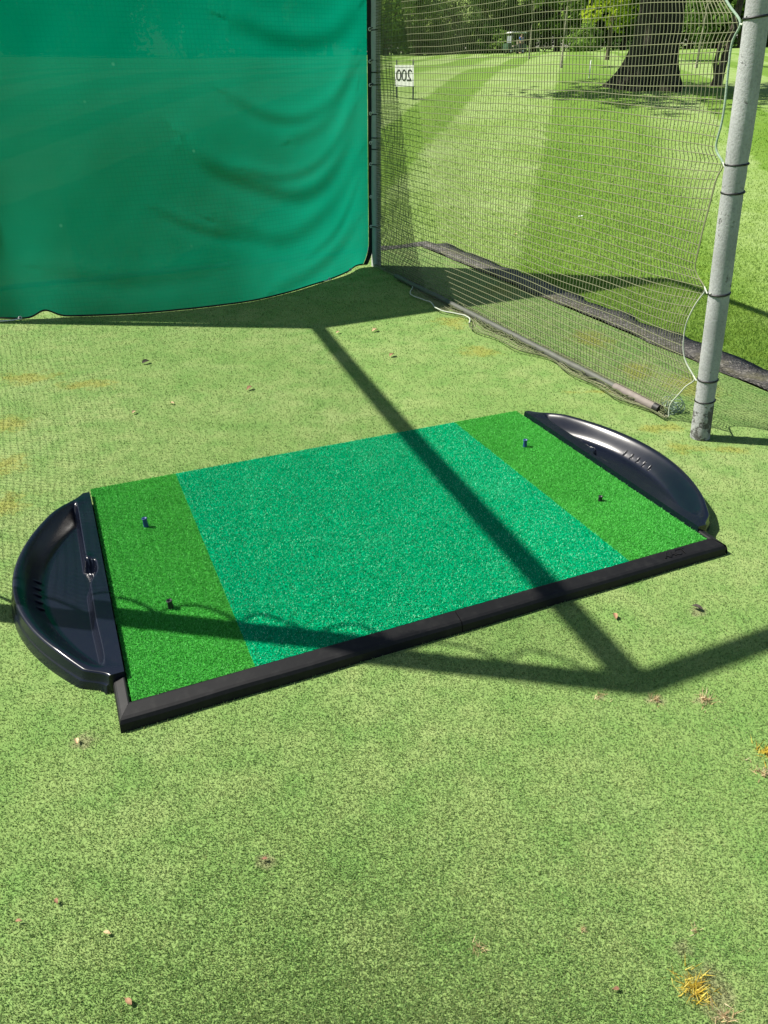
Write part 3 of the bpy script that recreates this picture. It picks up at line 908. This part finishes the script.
# rounded lower right corner
Uc = U + .07 * np.clip(1 - Z / .20, 0, 1) ** 2 * sst(.35, .066, U)
_bu = np.linspace(0, CL, 400); _bo = np.interp(_bu, np.concatenate([[0.0], bu]), np.concatenate([[0.0], bo]))
_k = np.hanning(61); _k /= _k.sum(); _bo = np.convolve(np.pad(_bo, 30, mode='edge'), _k, 'valid')
boff = np.interp(U, _bu, _bo)
prof = np.clip(1 - Z / HT, 0, 1) ** (1.5 - .5 * sst(1.6, CL, U))
off = boff * prof
off += .035 * vnoise(U * 1.4, Z * 1.5, 3) * sst(0, .5, U) * sst(HT, HT - .5, Z)
def fold(path, amp, wd):
    global off
    pts = np.array([on_curtain(*p) for p in path])
    for _ in range(3):
        a_, b_ = pts[:-1], pts[1:]
        mid_ = np.stack([a_ * .75 + b_ * .25, a_ * .25 + b_ * .75], 1).reshape(-1, 2)
        pts = np.concatenate([pts[:1], mid_, pts[-1:]])
    best = np.full(U.shape, 9.0); sgn = np.zeros(U.shape); al = np.zeros(U.shape)
    n = len(pts) - 1
    for i in range(n):
        a_, b_ = pts[i], pts[i + 1]; e = b_ - a_
        t_ = np.clip(((U - a_[0]) * e[0] + (Z - a_[1]) * e[1]) / (e @ e), 0, 1)
        dx, dz = U - a_[0] - t_ * e[0], Z - a_[1] - t_ * e[1]
        dd = np.hypot(dx, dz); cr = np.sign(e[0] * dz - e[1] * dx)
        m_ = dd < best; best = np.where(m_, dd, best); sgn = np.where(m_, cr, sgn); al = np.where(m_, (i + t_) / n, al)
    s_ = best * sgn / wd
    env = np.sin(np.pi * np.clip(al * .86 + .08, 0, 1)) ** .8
    off = off + amp * env * s_ * np.exp(-s_ * s_) * 1.6
fold([(178,140),(192,158),(215,171),(250,182),(288,196),(318,188),(342,165),(358,130),(364,95)], .017, .085)
fold([(205,215),(235,226),(268,236),(300,226),(330,205),(352,180),(365,160)], .011, .08)
fold([(260,280),(300,268),(335,250),(362,225)], .012, .07)
fold([(290,140),(320,130),(345,105),(362,60)], .010, .07)
fold([(230,20),(290,45),(340,40),(364,10)], .015, .09)
fold([(40,262),(90,270),(140,268),(200,258)], .005, .08)
fold([(225,95),(262,118),(305,122),(340,100),(362,70)], .009, .06)
fold([(238,168),(275,178),(310,170),(338,148),(360,112)], .008, .05)
fold([(150,205),(185,222),(225,230)], .006, .05)
fold([(300,252),(330,236),(350,212),(364,185)], .008, .045)
off = off + .0022 * vnoise(U * 5, Z * 4, 8)
PX = P1b[0] + CD[0] * Uc + CN[0] * off; PY = P1b[1] + CD[1] * Uc + CN[1] * off
cur = empty('green_curtain', tuple(P1b))
tag(cur, 'green woven windbreak curtain with sagging folds and dark hem at the bay back', 'curtain')
CP = np.stack([PX, PY, Z], -1) - P1b
cm = grid_mesh('cloth', CP)
uvl = cm.uv_layers.new(name='UVMap')
uvv = np.stack([U / 1.0, Z / 1.0], -1).reshape(-1, 2)
li = np.zeros(len(cm.loops), dtype=np.int32); cm.loops.foreach_get('vertex_index', li)
uvl.data.foreach_set('uv', uvv[li].astype(np.float32).ravel())
obj('cloth', cm, M['curtain'], cur)
def hem(line, wdir, wd, name):
    line = np.asarray(line); L2 = line + wdir * wd
    P = np.stack([line, (line + L2) / 2 + np.append(CN, 0) * .004, L2], 1) + np.append(CN, 0) * .006
    return obj(name, grid_mesh(name, P), M['hem'], cur)
hem(CP[0, :, :], np.array([-CD[0], -CD[1], 0]), .045, 'side_hem')
hb = CP[:, 0, :]
hem(hb, np.array([0, 0, 1.0]), .012, 'bottom_hem')
em = MB()
for tz in (.324, .55, .795, .95, 1.149, 1.344, 1.5, 1.697, 2.1):
    k = int(np.argmin(abs(Z[0] - tz)))
    e = MB(); q = CP[0, k] - np.append(CD * .020, 0) + np.append(CN, 0) * .012
    e.torus(q, np.append(CN, 0), .010, .003, 12, 5); e.build('eyelet', M['white'], cur)
    e = MB(); e.tube([q, q + np.append(-CD * .015, .01) + np.append(CN, 0) * .01, np.array([.0, 0, tz]) + np.append(CN, 0) * .045], .003, 5); e.build('lacing_cord', M['white'] if tz < 1.2 else M['tie'], cur)
for px in (352, 322, 20):
    uu = on_curtain(px, 280 if px > 100 else 318)[0]; i = int(np.argmin(abs(U[:, 0] - uu)))
    q = CP[i, 0] + np.append(CN, 0) * .012
    e = MB(); e.torus(q + np.array([0, 0, .01]), np.append(CN, 0), .010, .003, 12, 5); e.build('eyelet', M['white'], cur)
    e = MB(); e.tube([q + np.array([0, 0, .005]), q + np.append(CD * .05, -q[2] + .012) + np.append(CN, 0) * .03, q + np.append(CD * .14, -q[2] + .010) + np.append(CN, 0) * .01], .004, 5); e.build('lacing_cord', M['white'], cur)

# ------------------------------------------------------------------ trees
def leaf_cloud(rng, centers, crad, per, size, shade):
    n = len(centers) * per
    c = np.repeat(centers, per, axis=0); cr = np.repeat(crad, per)
    d = rng.normal(size=(n, 3)); d /= np.linalg.norm(d, axis=1)[:, None]
    p = c + d * (cr * rng.random(n) ** .45)[:, None]
    a_ = rng.normal(size=(n, 3)); a_ /= np.linalg.norm(a_, axis=1)[:, None]
    b_ = np.cross(a_, rng.normal(size=(n, 3))); b_ /= np.linalg.norm(b_, axis=1)[:, None]
    s = size * rng.uniform(.6, 1.3, n)
    v = np.stack([p - a_ * s[:, None], p + b_ * (s * .5)[:, None], p + a_ * s[:, None], p - b_ * (s * .5)[:, None]], 1).reshape(-1, 3)
    f = np.arange(4 * n).reshape(n, 4)
    r_ = np.clip(np.repeat(shade, per) + rng.normal(0, .18, n), 0, 1)
    return v, f, r_
def crown_mesh(seed, H, Rr, zb, nclump, per, size, weep=False):
    rng = np.random.default_rng(seed)
    cs = []
    while len(cs) < nclump:
        q = rng.uniform(-1, 1, 3)
        rr = np.linalg.norm(q)
        if rr > 1 or rr < .35: continue
        prof_ = 1.0 - .35 * max(q[2], 0)
        cs.append((q[0] * Rr * prof_, q[1] * Rr * prof_, zb + (q[2] * .5 + .5) * (H - zb)))
    cs = np.array(cs); cr = rng.uniform(.14, .30, nclump) * Rr
    v, f, r_ = leaf_cloud(rng, cs, cr, per, size, rng.random(nclump))
    if weep:
        v[:, 2] = zb + (v[:, 2] - zb) * 1.0
    return np_mesh('crown', v, f, attr={'rnd': r_}), cs
def trunk_mesh(seed, H, r0, crown_c, nl, flare=1.5):
    rng = random.Random(seed); m_ = MB()
    top = H * .62; pts = []; rads = []
    for i in range(10):
        k = i / 9; pts.append((rng.uniform(-.1, .1) * k * r0 * 4, rng.uniform(-.1, .1) * k * r0 * 4, -.1 + (top + .1) * k)); rads.append(r0 * (1 - .65 * k) * (1 + (flare - 1) * math.exp(-k * H / (2.2 * r0 + .3))))
    m_.tube(pts, rads, 10)
    for j in range(nl):
        c = crown_c[rng.randrange(len(crown_c))]; k = rng.uniform(.35, .95); i = int(k * 9); a_ = Vector(pts[i]); e = Vector(c)
        mid = a_.lerp(e, .5) + Vector((0, 0, .12 * (e - a_).length))
        m_.tube([a_, mid, e], [rads[i] * .5, rads[i] * .3, rads[i] * .08 + .01], 6)
    return m_.mesh('trunk')
KINDS = {}
def tree_kind(key, seed, H, Rr, zb, nclump, per, size, r0, leaf, bark, nl=12):
    cmesh, cc = crown_mesh(seed, H, Rr, zb, nclump, per, size); tmesh = trunk_mesh(seed, H, r0, cc, nl)
    cmesh.materials.append(M[leaf]); tmesh.materials.append(M[bark]); KINDS[key] = (cmesh, tmesh)
def plant(key, name, loc, rz, sc, label, cat='tree', group=None):
    root = empty(name, loc, rz); root.scale = (sc, sc, sc); tag(root, label, cat, group)
    for nm, me_ in zip(('crown', 'trunk'), KINDS[key]):
        o = D.objects.new(nm, me_); link(o); o.parent = root
    return root
tree_kind('pale', 101, 13, 5.0, .4, 90, 110, .26, .28, 'leaf_pale', 'pale_bark')
tree_kind('mid', 102, 15, 6.0, .6, 100, 110, .30, .35, 'leaf_mid', 'brown_bark')
tree_kind('dark', 103, 17, 6.5, .3, 100, 110, .32, .4, 'leaf_dark', 'brown_bark')
tree_kind('yellow', 104, 6.5, 2.3, .9, 50, 90, .13, .09, 'leaf_yellow', 'brown_bark')
tree_kind('young', 105, 4.6, 1.1, 2.5, 26, 60, .09, .045, 'leaf_pale', 'pale_bark', 5)
tree_kind('bush', 106, 3.2, 2.6, -.3, 50, 90, .16, .08, 'leaf_mid', 'brown_bark', 6)

TG = 'trees of the far tree line'
def far(px, yd): 
    d = ray(px, 56); yd = yd + 16; x_ = d[0] / d[1] * yd
    return (x_, yd, float(terr(x_, yd)) - .05)
rows = [
 (386, 96, 'mid', 1.0, 'mid green far tree rising beside the corner pole behind the dark net overlap'),
 (418, 112, 'dark', 1.0, 'dark far tree standing above the white 200 board'),
 (452, 100, 'pale', 1.0, 'pale leafy far tree just right of the white 200 board'),
 (478, 108, 'mid', .95, 'mid green far tree midway between the 200 board and the golf cart'),
 (502, 106, 'pale', .9, 'slim pale green far tree just left of the golf cart'),
 (532, 112, 'dark', 1.0, 'dark far tree behind the golf cart'),
 (556, 104, 'mid', 1.0, 'mid green far tree just right of the golf cart'),
 (588, 110, 'dark', .95, 'dark far tree behind the yellow green sapling left of the big trunk'),
 (622, 106, 'mid', 1.0, 'mid green far tree partly hidden by the left side of the big trunk'),
 (664, 112, 'dark', 1.0, 'dark far tree hidden behind the big trunk'),
 (688, 100, 'mid', .9, 'mid green far tree showing just right of the big trunk'),
 (712, 92, 'dark', .9, 'dark far tree above the thin brown trunk'),
 (738, 88, 'dark', 1.0, 'dark far tree partly covered by the top of the leaning pole'),
 (768, 92, 'dark', 1.05, 'dark far tree at the right edge beyond the leaning pole'),
 (810, 96, 'mid', 1.1, 'mid green far tree outside the right of the view'),
]
for px, yd, k, sc, lab in rows:
    plant(k, 'broadleaf_tree', far(px, yd), random.uniform(0, 6.28), sc * random.uniform(.95, 1.1), lab, 'tree', TG)
for i, px in enumerate((330, 262, 190, 110, 30, -60)):
    plant(('mid', 'dark', 'mid', 'dark', 'dark', 'mid')[i], 'broadleaf_tree', far(px, 98 + (i * 7) % 15), random.uniform(0, 6.28), 1.0, 'far tree dimly seen through the green curtain', 'tree', 'far trees behind the curtain')
for (px, py, lab) in ((438, 58, 'low green bush at the foot of the far trees beside the 200 board'), (492, 57, 'low green bush at the foot of the far trees left of the golf cart'), (585, 52, 'low green bush at the foot of the far trees left of the big trunk')):
    q = far(px, 96); plant('bush', 'bush', (q[0], q[1], q[2]), random.uniform(0, 6), 1.0, lab, 'bush', 'bushes under the far trees')
# far wood closing the view
rng = np.random.default_rng(5); nW = 260
wx = rng.uniform(-110, 130, nW); wy = rng.uniform(138, 168, nW); wz = terr(wx, wy) + rng.uniform(0, 15, nW)
v, f, r_ = leaf_cloud(rng, np.stack([wx, wy, wz], -1), rng.uniform(3, 6.0, nW), 150, .8, rng.random(nW))
fw = obj('far_wood', np_mesh('far_wood', v, f, attr={'rnd': r_}), M['leaf_dark']); tag(fw, 'dark wood closing the view behind the far trees', 'wood', kind='stuff')

# big oak with flared base
bp = at_ground(650, 88)
oak = empty('oak_tree', (bp[0], bp[1], bp[2] - .03)); tag(oak, 'massive dark trunk of an old broad tree with flared roots on the lawn', 'tree')
n, m_ = 70, 72; P = np.zeros((n, m_ + 1, 3))
for i in range(n):
    z = -.15 + 5.6 * (i / (n - 1)) ** 1.25
    for j in range(m_ + 1):
        th = 2 * math.pi * j / m_
        rr = .52 - .02 * z
        fl = math.exp(-max(z, 0) / .50)
        lobes = .55 + .45 * math.sin(th * 5 + .6) + (.75 if abs(((th - math.pi + .1 + math.pi) % (2 * math.pi)) - math.pi) < .6 else 0)
        rr += fl * .44 * max(lobes, .1)
        rr += .035 * mnoise.noise(Vector((math.cos(th) * 4, math.sin(th) * 4, z * .7))) + .03 * mnoise.noise(Vector((math.cos(th) * 11, math.sin(th) * 11, z * 1.4)))
        P[i, j] = (rr * math.cos(th), rr * math.sin(th), z)
tr_me = grid_mesh('trunk', P); tr = obj('trunk', tr_me, M['bark'], oak)
rng = np.random.default_rng(77); cs = []
while len(cs) < 95:
    q = rng.uniform(-1, 1, 3); rr = np.linalg.norm(q)
    if rr > 1 or rr < .3: continue
    cs.append((q[0] * 8.2 - 1.6, q[1] * 3.6, 4.9 + (q[2] * .5 + .5) * 10))
cs = np.array(cs); v, f, r_ = leaf_cloud(rng, cs, rng.uniform(.8, 1.7, 95), 120, .17, rng.random(95))
obj('crown', np_mesh('crown', v, f, attr={'rnd': r_}), M['leaf_mid'], oak)
lm = MB()
for j in range(16):
    c = Vector(cs[random.randrange(95)]); z0 = random.uniform(3.9, 5.3); a_ = Vector((0, 0, z0)); md = a_.lerp(c, .5) + Vector((0, 0, .6))
    lm.tube([a_, md, c], [.30, .16, .03], 8)
lm.build('limbs', M['bark'], oak)
# sapling with yellow-green leaves left of the trunk
q = at_ground(607, 60); plant('yellow', 'sapling', (q[0], q[1], q[2]), .4, 1.0, 'yellow green leafy sapling left of the big trunk', 'tree')
for (px, py, lab) in ((529, 59, 'thin pale stemmed young tree right of the golf cart'), (561, 68, 'thin pale stemmed young tree midway between the golf cart and the big trunk'),
                      (696, 68, 'thin pale stemmed young tree just right of the big trunk')):
    q = at_ground(px, py); plant('young', 'young_tree', (q[0], q[1], q[2]), random.uniform(0, 6), 1.0, lab, 'young tree', 'young trees on the lawn')
# slim leaning brown trunk next to the pole
q = at_ground(716, 86); tb = empty('slim_tree', (q[0], q[1], q[2] - .02)); tag(tb, 'slim leaning brown trunk between the big trunk and the grey pole', 'tree')
m_b = MB(); m_b.tube([(0, 0, 0), (.06, 0, .5), (.16, 0, 1.2), (.22, .05, 2.2), (.3, .1, 4.2)], [.15, .10, .085, .075, .05], 10)
m_b.tube([(.04, .02, .0), (-.12, .02, .5), (-.10, 0, 1.0)], [.09, .06, .05], 8); m_b.build('trunk', M['brown_bark'], tb)
rng = np.random.default_rng(9); cs = np.stack([rng.normal(.4, .9, 40), rng.normal(0, .9, 40), rng.uniform(2.5, 5.6, 40)], -1)
v, f, r_ = leaf_cloud(rng, cs, rng.uniform(.25, .5, 40), 70, .09, rng.random(40)); obj('crown', np_mesh('crown', v, f, attr={'rnd': r_}), M['leaf_dark'], tb)
# stake
q = at_ground(589, 78); st = MB(); st.tube([(0, 0, -.1), (0, 0, .40), (0, 0, .43)], [.018, .018, .008], 8)
o = st.build('marker_stake', M['sign']); o.location = tuple(q); tag(o, 'pale marker stake standing in the lawn left of the big trunk', 'stake')

# ------------------------------------------------------------------ distance board seen from behind
q = at_ground(404, 99)
dist = q[1]; axial = q[1] * math.cos(PITCH) + (CH - q[2]) * math.sin(PITCH)
sgn = empty('distance_sign', (q[0], q[1], q[2]), R(-38)); tag(sgn, 'small white 200 board on two thin posts beyond the net by the corner pole', 'sign')
mpp = axial / FPX; k = 1 / .93
zb_, zt_ = (99 - 89) * mpp * k, (99 - 72) * mpp * k
bw = 23 * mpp
s_ = MB(); s_.box((0, 0, (zb_ + zt_) / 2), (bw, .015, zt_ - zb_)); brd = s_.build('board', M['sign'], sgn)
for sx_ in (-1, 1):
    s_ = MB(); s_.box((sx_ * bw * .44, .025, (zt_ + .10) / 2 - .05), (.025, .025, zt_ + .22)); s_.build('post', M['post'], sgn)
te = text_mesh('lettering', '200', (zt_ - zb_) * .78, .002)
lt = obj('lettering', te, M['sign_ink'], sgn); lt.parent = brd
lt.location = (0, -.010, (zb_ + zt_) / 2); lt.rotation_euler = (math.pi / 2, 0, 0); lt.scale = (-.92, 1, 1)

# ------------------------------------------------------------------ golf cart with driver far away
q = np.array([ray(514, 57)[0] / ray(514, 57)[1] * 90, 90, 0]); q[2] = terr(q[0], q[1])
cart = empty('golf_cart', (q[0], q[1], q[2]), R(200)); tag(cart, 'small golf cart with white roof parked before the far trees', 'golf cart')
c = MB(); c.box((0, 0, .42), (2.2, 1.1, .22)); c.box((.85, 0, .68), (.5, 1.05, .42)); c.box((-.75, 0, .66), (.7, 1.05, .36)); c.build('body', M['cart_green'], cart)
c = MB(); c.box((-.2, 0, .68), (.5, 1.0, .12)); c.box((-.47, 0, .98), (.12, 1.0, .5)); c.build('seat', M['seat'], cart)
c = MB(); c.box((-.1, 0, 1.82), (1.8, 1.15, .06)); c.box((-.1, 0, 1.87), (1.6, 1.0, .05)); c.build('roof', M['cart_white'], cart)
for sx_, lean in ((.72, .15), (-.85, -.05)):
    for sy_ in (-.5, .5):
        c = MB(); c.tube([(sx_, sy_, .8), (sx_ - lean, sy_, 1.8)], .025, 6); c.build('roof_post', M['post'], cart)
c = MB(); c.box((.66, 0, 1.25), (.02, .95, .6)); c.build('windscreen', M['glassy'], cart)
for sx_ in (.72, -.68):
    for sy_ in (-.52, .52):
        c = MB(); c.tube([(sx_, sy_ - .09, .24), (sx_, sy_ + .09, .24)], .24, 18); wh = c.build('wheel', M['tyre'], cart)
        c = MB(); c.tube([(sx_, sy_ - .095, .24), (sx_, sy_ + .095, .24)], .12, 12); c.build('rim', M['cart_white'], cart).parent = wh

def skin_person(name, joints, edges, mat):
    me = D.meshes.new(name); me.from_pydata([j[0] for j in joints], edges, []); o = D.objects.new(name, me); link(o)
    sk = o.modifiers.new('skin', 'SKIN')
    if not me.skin_vertices: me.skin_vertices.new()
    for i, j in enumerate(joints):
        me.skin_vertices[0].data[i].radius = (j[1], j[1] * (j[2] if len(j) > 2 else 1)); me.skin_vertices[0].data[i].use_root = (i == 0)
    sb = o.modifiers.new('sub', 'SUBSURF'); sb.levels = 2; sb.render_levels = 2
    dg = bpy.context.evaluated_depsgraph_get(); dg.update()
    me2 = D.meshes.new_from_object(o.evaluated_get(dg)); D.objects.remove(o)
    for p in me2.polygons: p.use_smooth = True
    return obj(name, me2, mat)
pq = np.array([ray(520, 57)[0] / ray(520, 57)[1] * 88.5, 88.5, 0]); pq[2] = terr(pq[0], pq[1])
J = [((0, 0, .95), .14, .75), ((0, 0, 1.15), .13, .75), ((0, 0, 1.38), .15, .65), ((0, .0, 1.50), .055), ((0, -.02, 1.60), .085), ((0, -.02, 1.70), .09),
     ((.19, 0, 1.40), .055), ((.25, .03, 1.13), .043), ((.22, -.12, .92), .032), ((-.19, 0, 1.40), .055), ((-.25, .03, 1.13), .043), ((-.20, -.16, .95), .032),
     ((.09, 0, .86), .085), ((.10, -.02, .50), .06), ((.11, .02, .09), .042), ((.12, -.14, .04), .035), ((-.09, 0, .86), .085), ((-.10, .02, .50), .06), ((-.11, .03, .09), .042), ((-.12, -.13, .04), .035)]
Ed = [(0,1),(1,2),(2,3),(3,4),(4,5),(2,6),(6,7),(7,8),(2,9),(9,10),(10,11),(0,12),(12,13),(13,14),(14,15),(0,16),(16,17),(17,18),(18,19)]
per = skin_person('person', J, Ed, M['skin']); per.location = tuple(pq); per.rotation_euler = (0, 0, .6)
tag(per, 'person in blue shirt and dark trousers standing beside the far golf cart', 'person')
Js = [((0, 0, .96), .155, .78), ((0, 0, 1.16), .145, .78), ((0, 0, 1.38), .163, .68), ((.20, 0, 1.39), .072), ((.235, .02, 1.22), .065), ((-.20, 0, 1.39), .072), ((-.235, .02, 1.22), .065)]
sh = skin_person('shirt', Js, [(0,1),(1,2),(2,3),(3,4),(2,5),(5,6)], M['blue']); sh.parent = per
Jt = [((0, 0, .94), .15, .8), ((.09, 0, .84), .098), ((.10, -.02, .50), .075), ((.11, .02, .12), .06), ((-.09, 0, .84), .098), ((-.10, .02, .50), .075), ((-.11, .03, .12), .06)]
tr_ = skin_person('trousers', Jt, [(0,1),(1,2),(2,3),(0,4),(4,5),(5,6)], M['trousers']); tr_.parent = per
hm = skin_person('hair', [((0, .015, 1.70), .088), ((0, .03, 1.755), .075)], [(0, 1)], M['hair']); hm.parent = per

# ------------------------------------------------------------------ fallen leaves, dry tufts
def leaf_mesh(seed, L, Wd, lobed=False):
    rng_ = random.Random(seed); n = 9; rows_ = []
    for i in range(n):
        k = i / (n - 1); wv = Wd * (math.sin(math.pi * min(k * .95 + .04, 1)) ** .8) * (1 + (.35 * math.sin(k * 19) if lobed else .08 * math.sin(k * 11)))
        cz = .001 + L * (.10 * math.sin(math.pi * k) * rng_.uniform(.6, 1.2) + .06 * k)
        rows_.append([((k - .5) * L, -wv, cz + .5 * wv), ((k - .5) * L, -wv * .5, cz + .1 * wv), ((k - .5) * L, 0, cz), ((k - .5) * L, wv * .5, cz + .16 * wv), ((k - .5) * L, wv, cz + .6 * wv)])
    P = np.array(rows_); me_ = grid_mesh('leaf', P)
    m_ = MB(); m_.tube([(-.72 * L, 0, .003), (-.5 * L, 0, .002), (.3 * L, 0, .001 + L * .10)], .0007, 4)
    bm = bmesh.new(); bm.from_mesh(me_); tmp = m_.mesh('t'); bm.from_mesh(tmp); bm.to_mesh(me_); bm.free(); D.meshes.remove(tmp)
    return me_
LV = [(250, 389, .05, 'leaf_brown', 'small brown leaf on the turf between the curtain and the mat'),
      (146, 363, .06, 'leaf_blackened', 'dark curled leaf on the turf below the curtain'),
      (392, 356, .055, 'leaf_brown', 'brown leaf on the turf right of the long rail shadow'),
      (375, 331, .06, 'leaf_tan', 'tan leaf at the edge of the curtain shadow'),
      (338, 333, .04, 'leaf_tan', 'tiny pale leaf where the rail shadow meets the curtain shadow'),
      (172, 404, .03, 'leaf_tan', 'tiny pale leaf on the turf left of the teal mat'),
      (134, 413, .035, 'leaf_tan', 'small tan leaf on the turf above the left ball tray'),
      (615, 617, .030, 'leaf_brown', 'small brown leaf on the turf in front of the mat edge'),
      (697, 609, .040, 'leaf_blackened', 'dark crumpled leaf on the bare spot in front of the right tray'),
      (57, 902, .016, 'leaf_pink', 'reddish leaf scrap on the turf at lower left'),
      (129, 1003, .020, 'leaf_brown', 'brown leaf scrap on the turf by the bottom edge, left side'),
      (19, 922, .014, 'leaf_brown', 'brown leaf scrap at the left edge of the turf, lower left'),
      (616, 990, .014, 'leaf_pink', 'reddish leaf scrap left of the yellow grass tuft'),
      (265, 860, .014, 'leaf_pink', 'reddish leaf scrap on the worn patch in the lower middle turf'),
      (107, 934, .016, 'leaf_tan', 'pale leaf scrap on the turf, lower left'),
      (77, 742, .022, 'leaf_tan', 'pale leaf on the turf below the left tray corner'),
      (515, 235, .06, 'leaf_tan', 'pale leaf on the lawn beyond the net'),
      (436, 556, .012, 'leaf_tan', None)]
for i, (px, py, L, mt, lab) in enumerate(LV):
    if lab is None: continue
    z = 0.004
    q = at(px, py, z) if px != 515 else at_ground(px, py)
    o = obj('fallen_leaf', leaf_mesh(i, L * .85, L * .24, i % 3 == 0), M[mt]); o.location = (q[0], q[1], q[2] + .003)
    o.rotation_euler = (random.uniform(-.15, .15), random.uniform(-.12, .12), random.uniform(0, 6.28)); tag(o, lab, 'leaf', 'fallen leaves')
def tuft(px, py, n, rad, hh, ww, mt, lab):
    q = at(px, py); rng_ = np.random.default_rng(int(px * 7 + py))
    rr = np.abs(rng_.normal(0, rad * .5, n)); th = rng_.uniform(0, 6.28, n)
    v, f = blade_arrays(rr * np.cos(th), rr * np.sin(th) * 1.0, np.full(n, .0), hh, ww, 1.25, rng_)
    o = obj('dry_tuft', np_mesh('dry_tuft', v, f, attr={'rnd': rng_.random(n)}), M[mt]); o.location = (q[0], q[1], .001); tag(o, lab, 'grass tuft', 'dry grass tufts in the turf')
tuft(694, 990, 150, .034, .030, .0022, 'dry_yellow', 'spiky yellow dead grass tuft by the lower right corner')
tuft(722, 1016, 60, .026, .024, .0022, 'dry', 'tan dead grass tuft below the spiky yellow one')
tuft(765, 753, 70, .030, .028, .003, 'dry_yellow', 'bright yellow dead grass tuft at the right edge')
tuft(762, 774, 45, .034, .022, .003, 'dry', 'straw coloured dead grass tuft at the right edge under the yellow one')
tuft(600, 697, 26, .030, .018, .0028, 'dry', 'small dry tuft just below the shadow corner, leftmost of three')
tuft(655, 700, 50, .026, .020, .0028, 'dry', 'small dry tuft just below the shadow corner, middle of three')
tuft(704, 700, 80, .034, .020, .0028, 'dry', 'wider dry tuft just below the shadow bar, rightmost of three')
tuft(479, 947, 34, .020, .018, .0018, 'dry', 'small tan dry tuft in the lower middle turf')
tuft(582, 930, 20, .016, .016, .0018, 'dry', 'tiny tan dry tuft left of the yellow tuft')
tuft(695, 931, 22, .014, .016, .0018, 'dry', 'tiny tan dry tuft above the spiky yellow one')
tuft(745, 760, 12, .016, .014, .0022, 'dry', 'tiny dry tuft just left of the bright yellow one')
q = at_ground(580, 219); s_ = MB(); s_.box((0, 0, .010), (.045, .02, .004), .4); s_.box((.02, .008, .014), (.02, .018, .004), 1.0); o = s_.build('paper_scrap', M['paper']); o.location = tuple(q + np.array([0, 0, .02])); tag(o, 'white paper scrap on the lawn beyond the side net', 'litter')
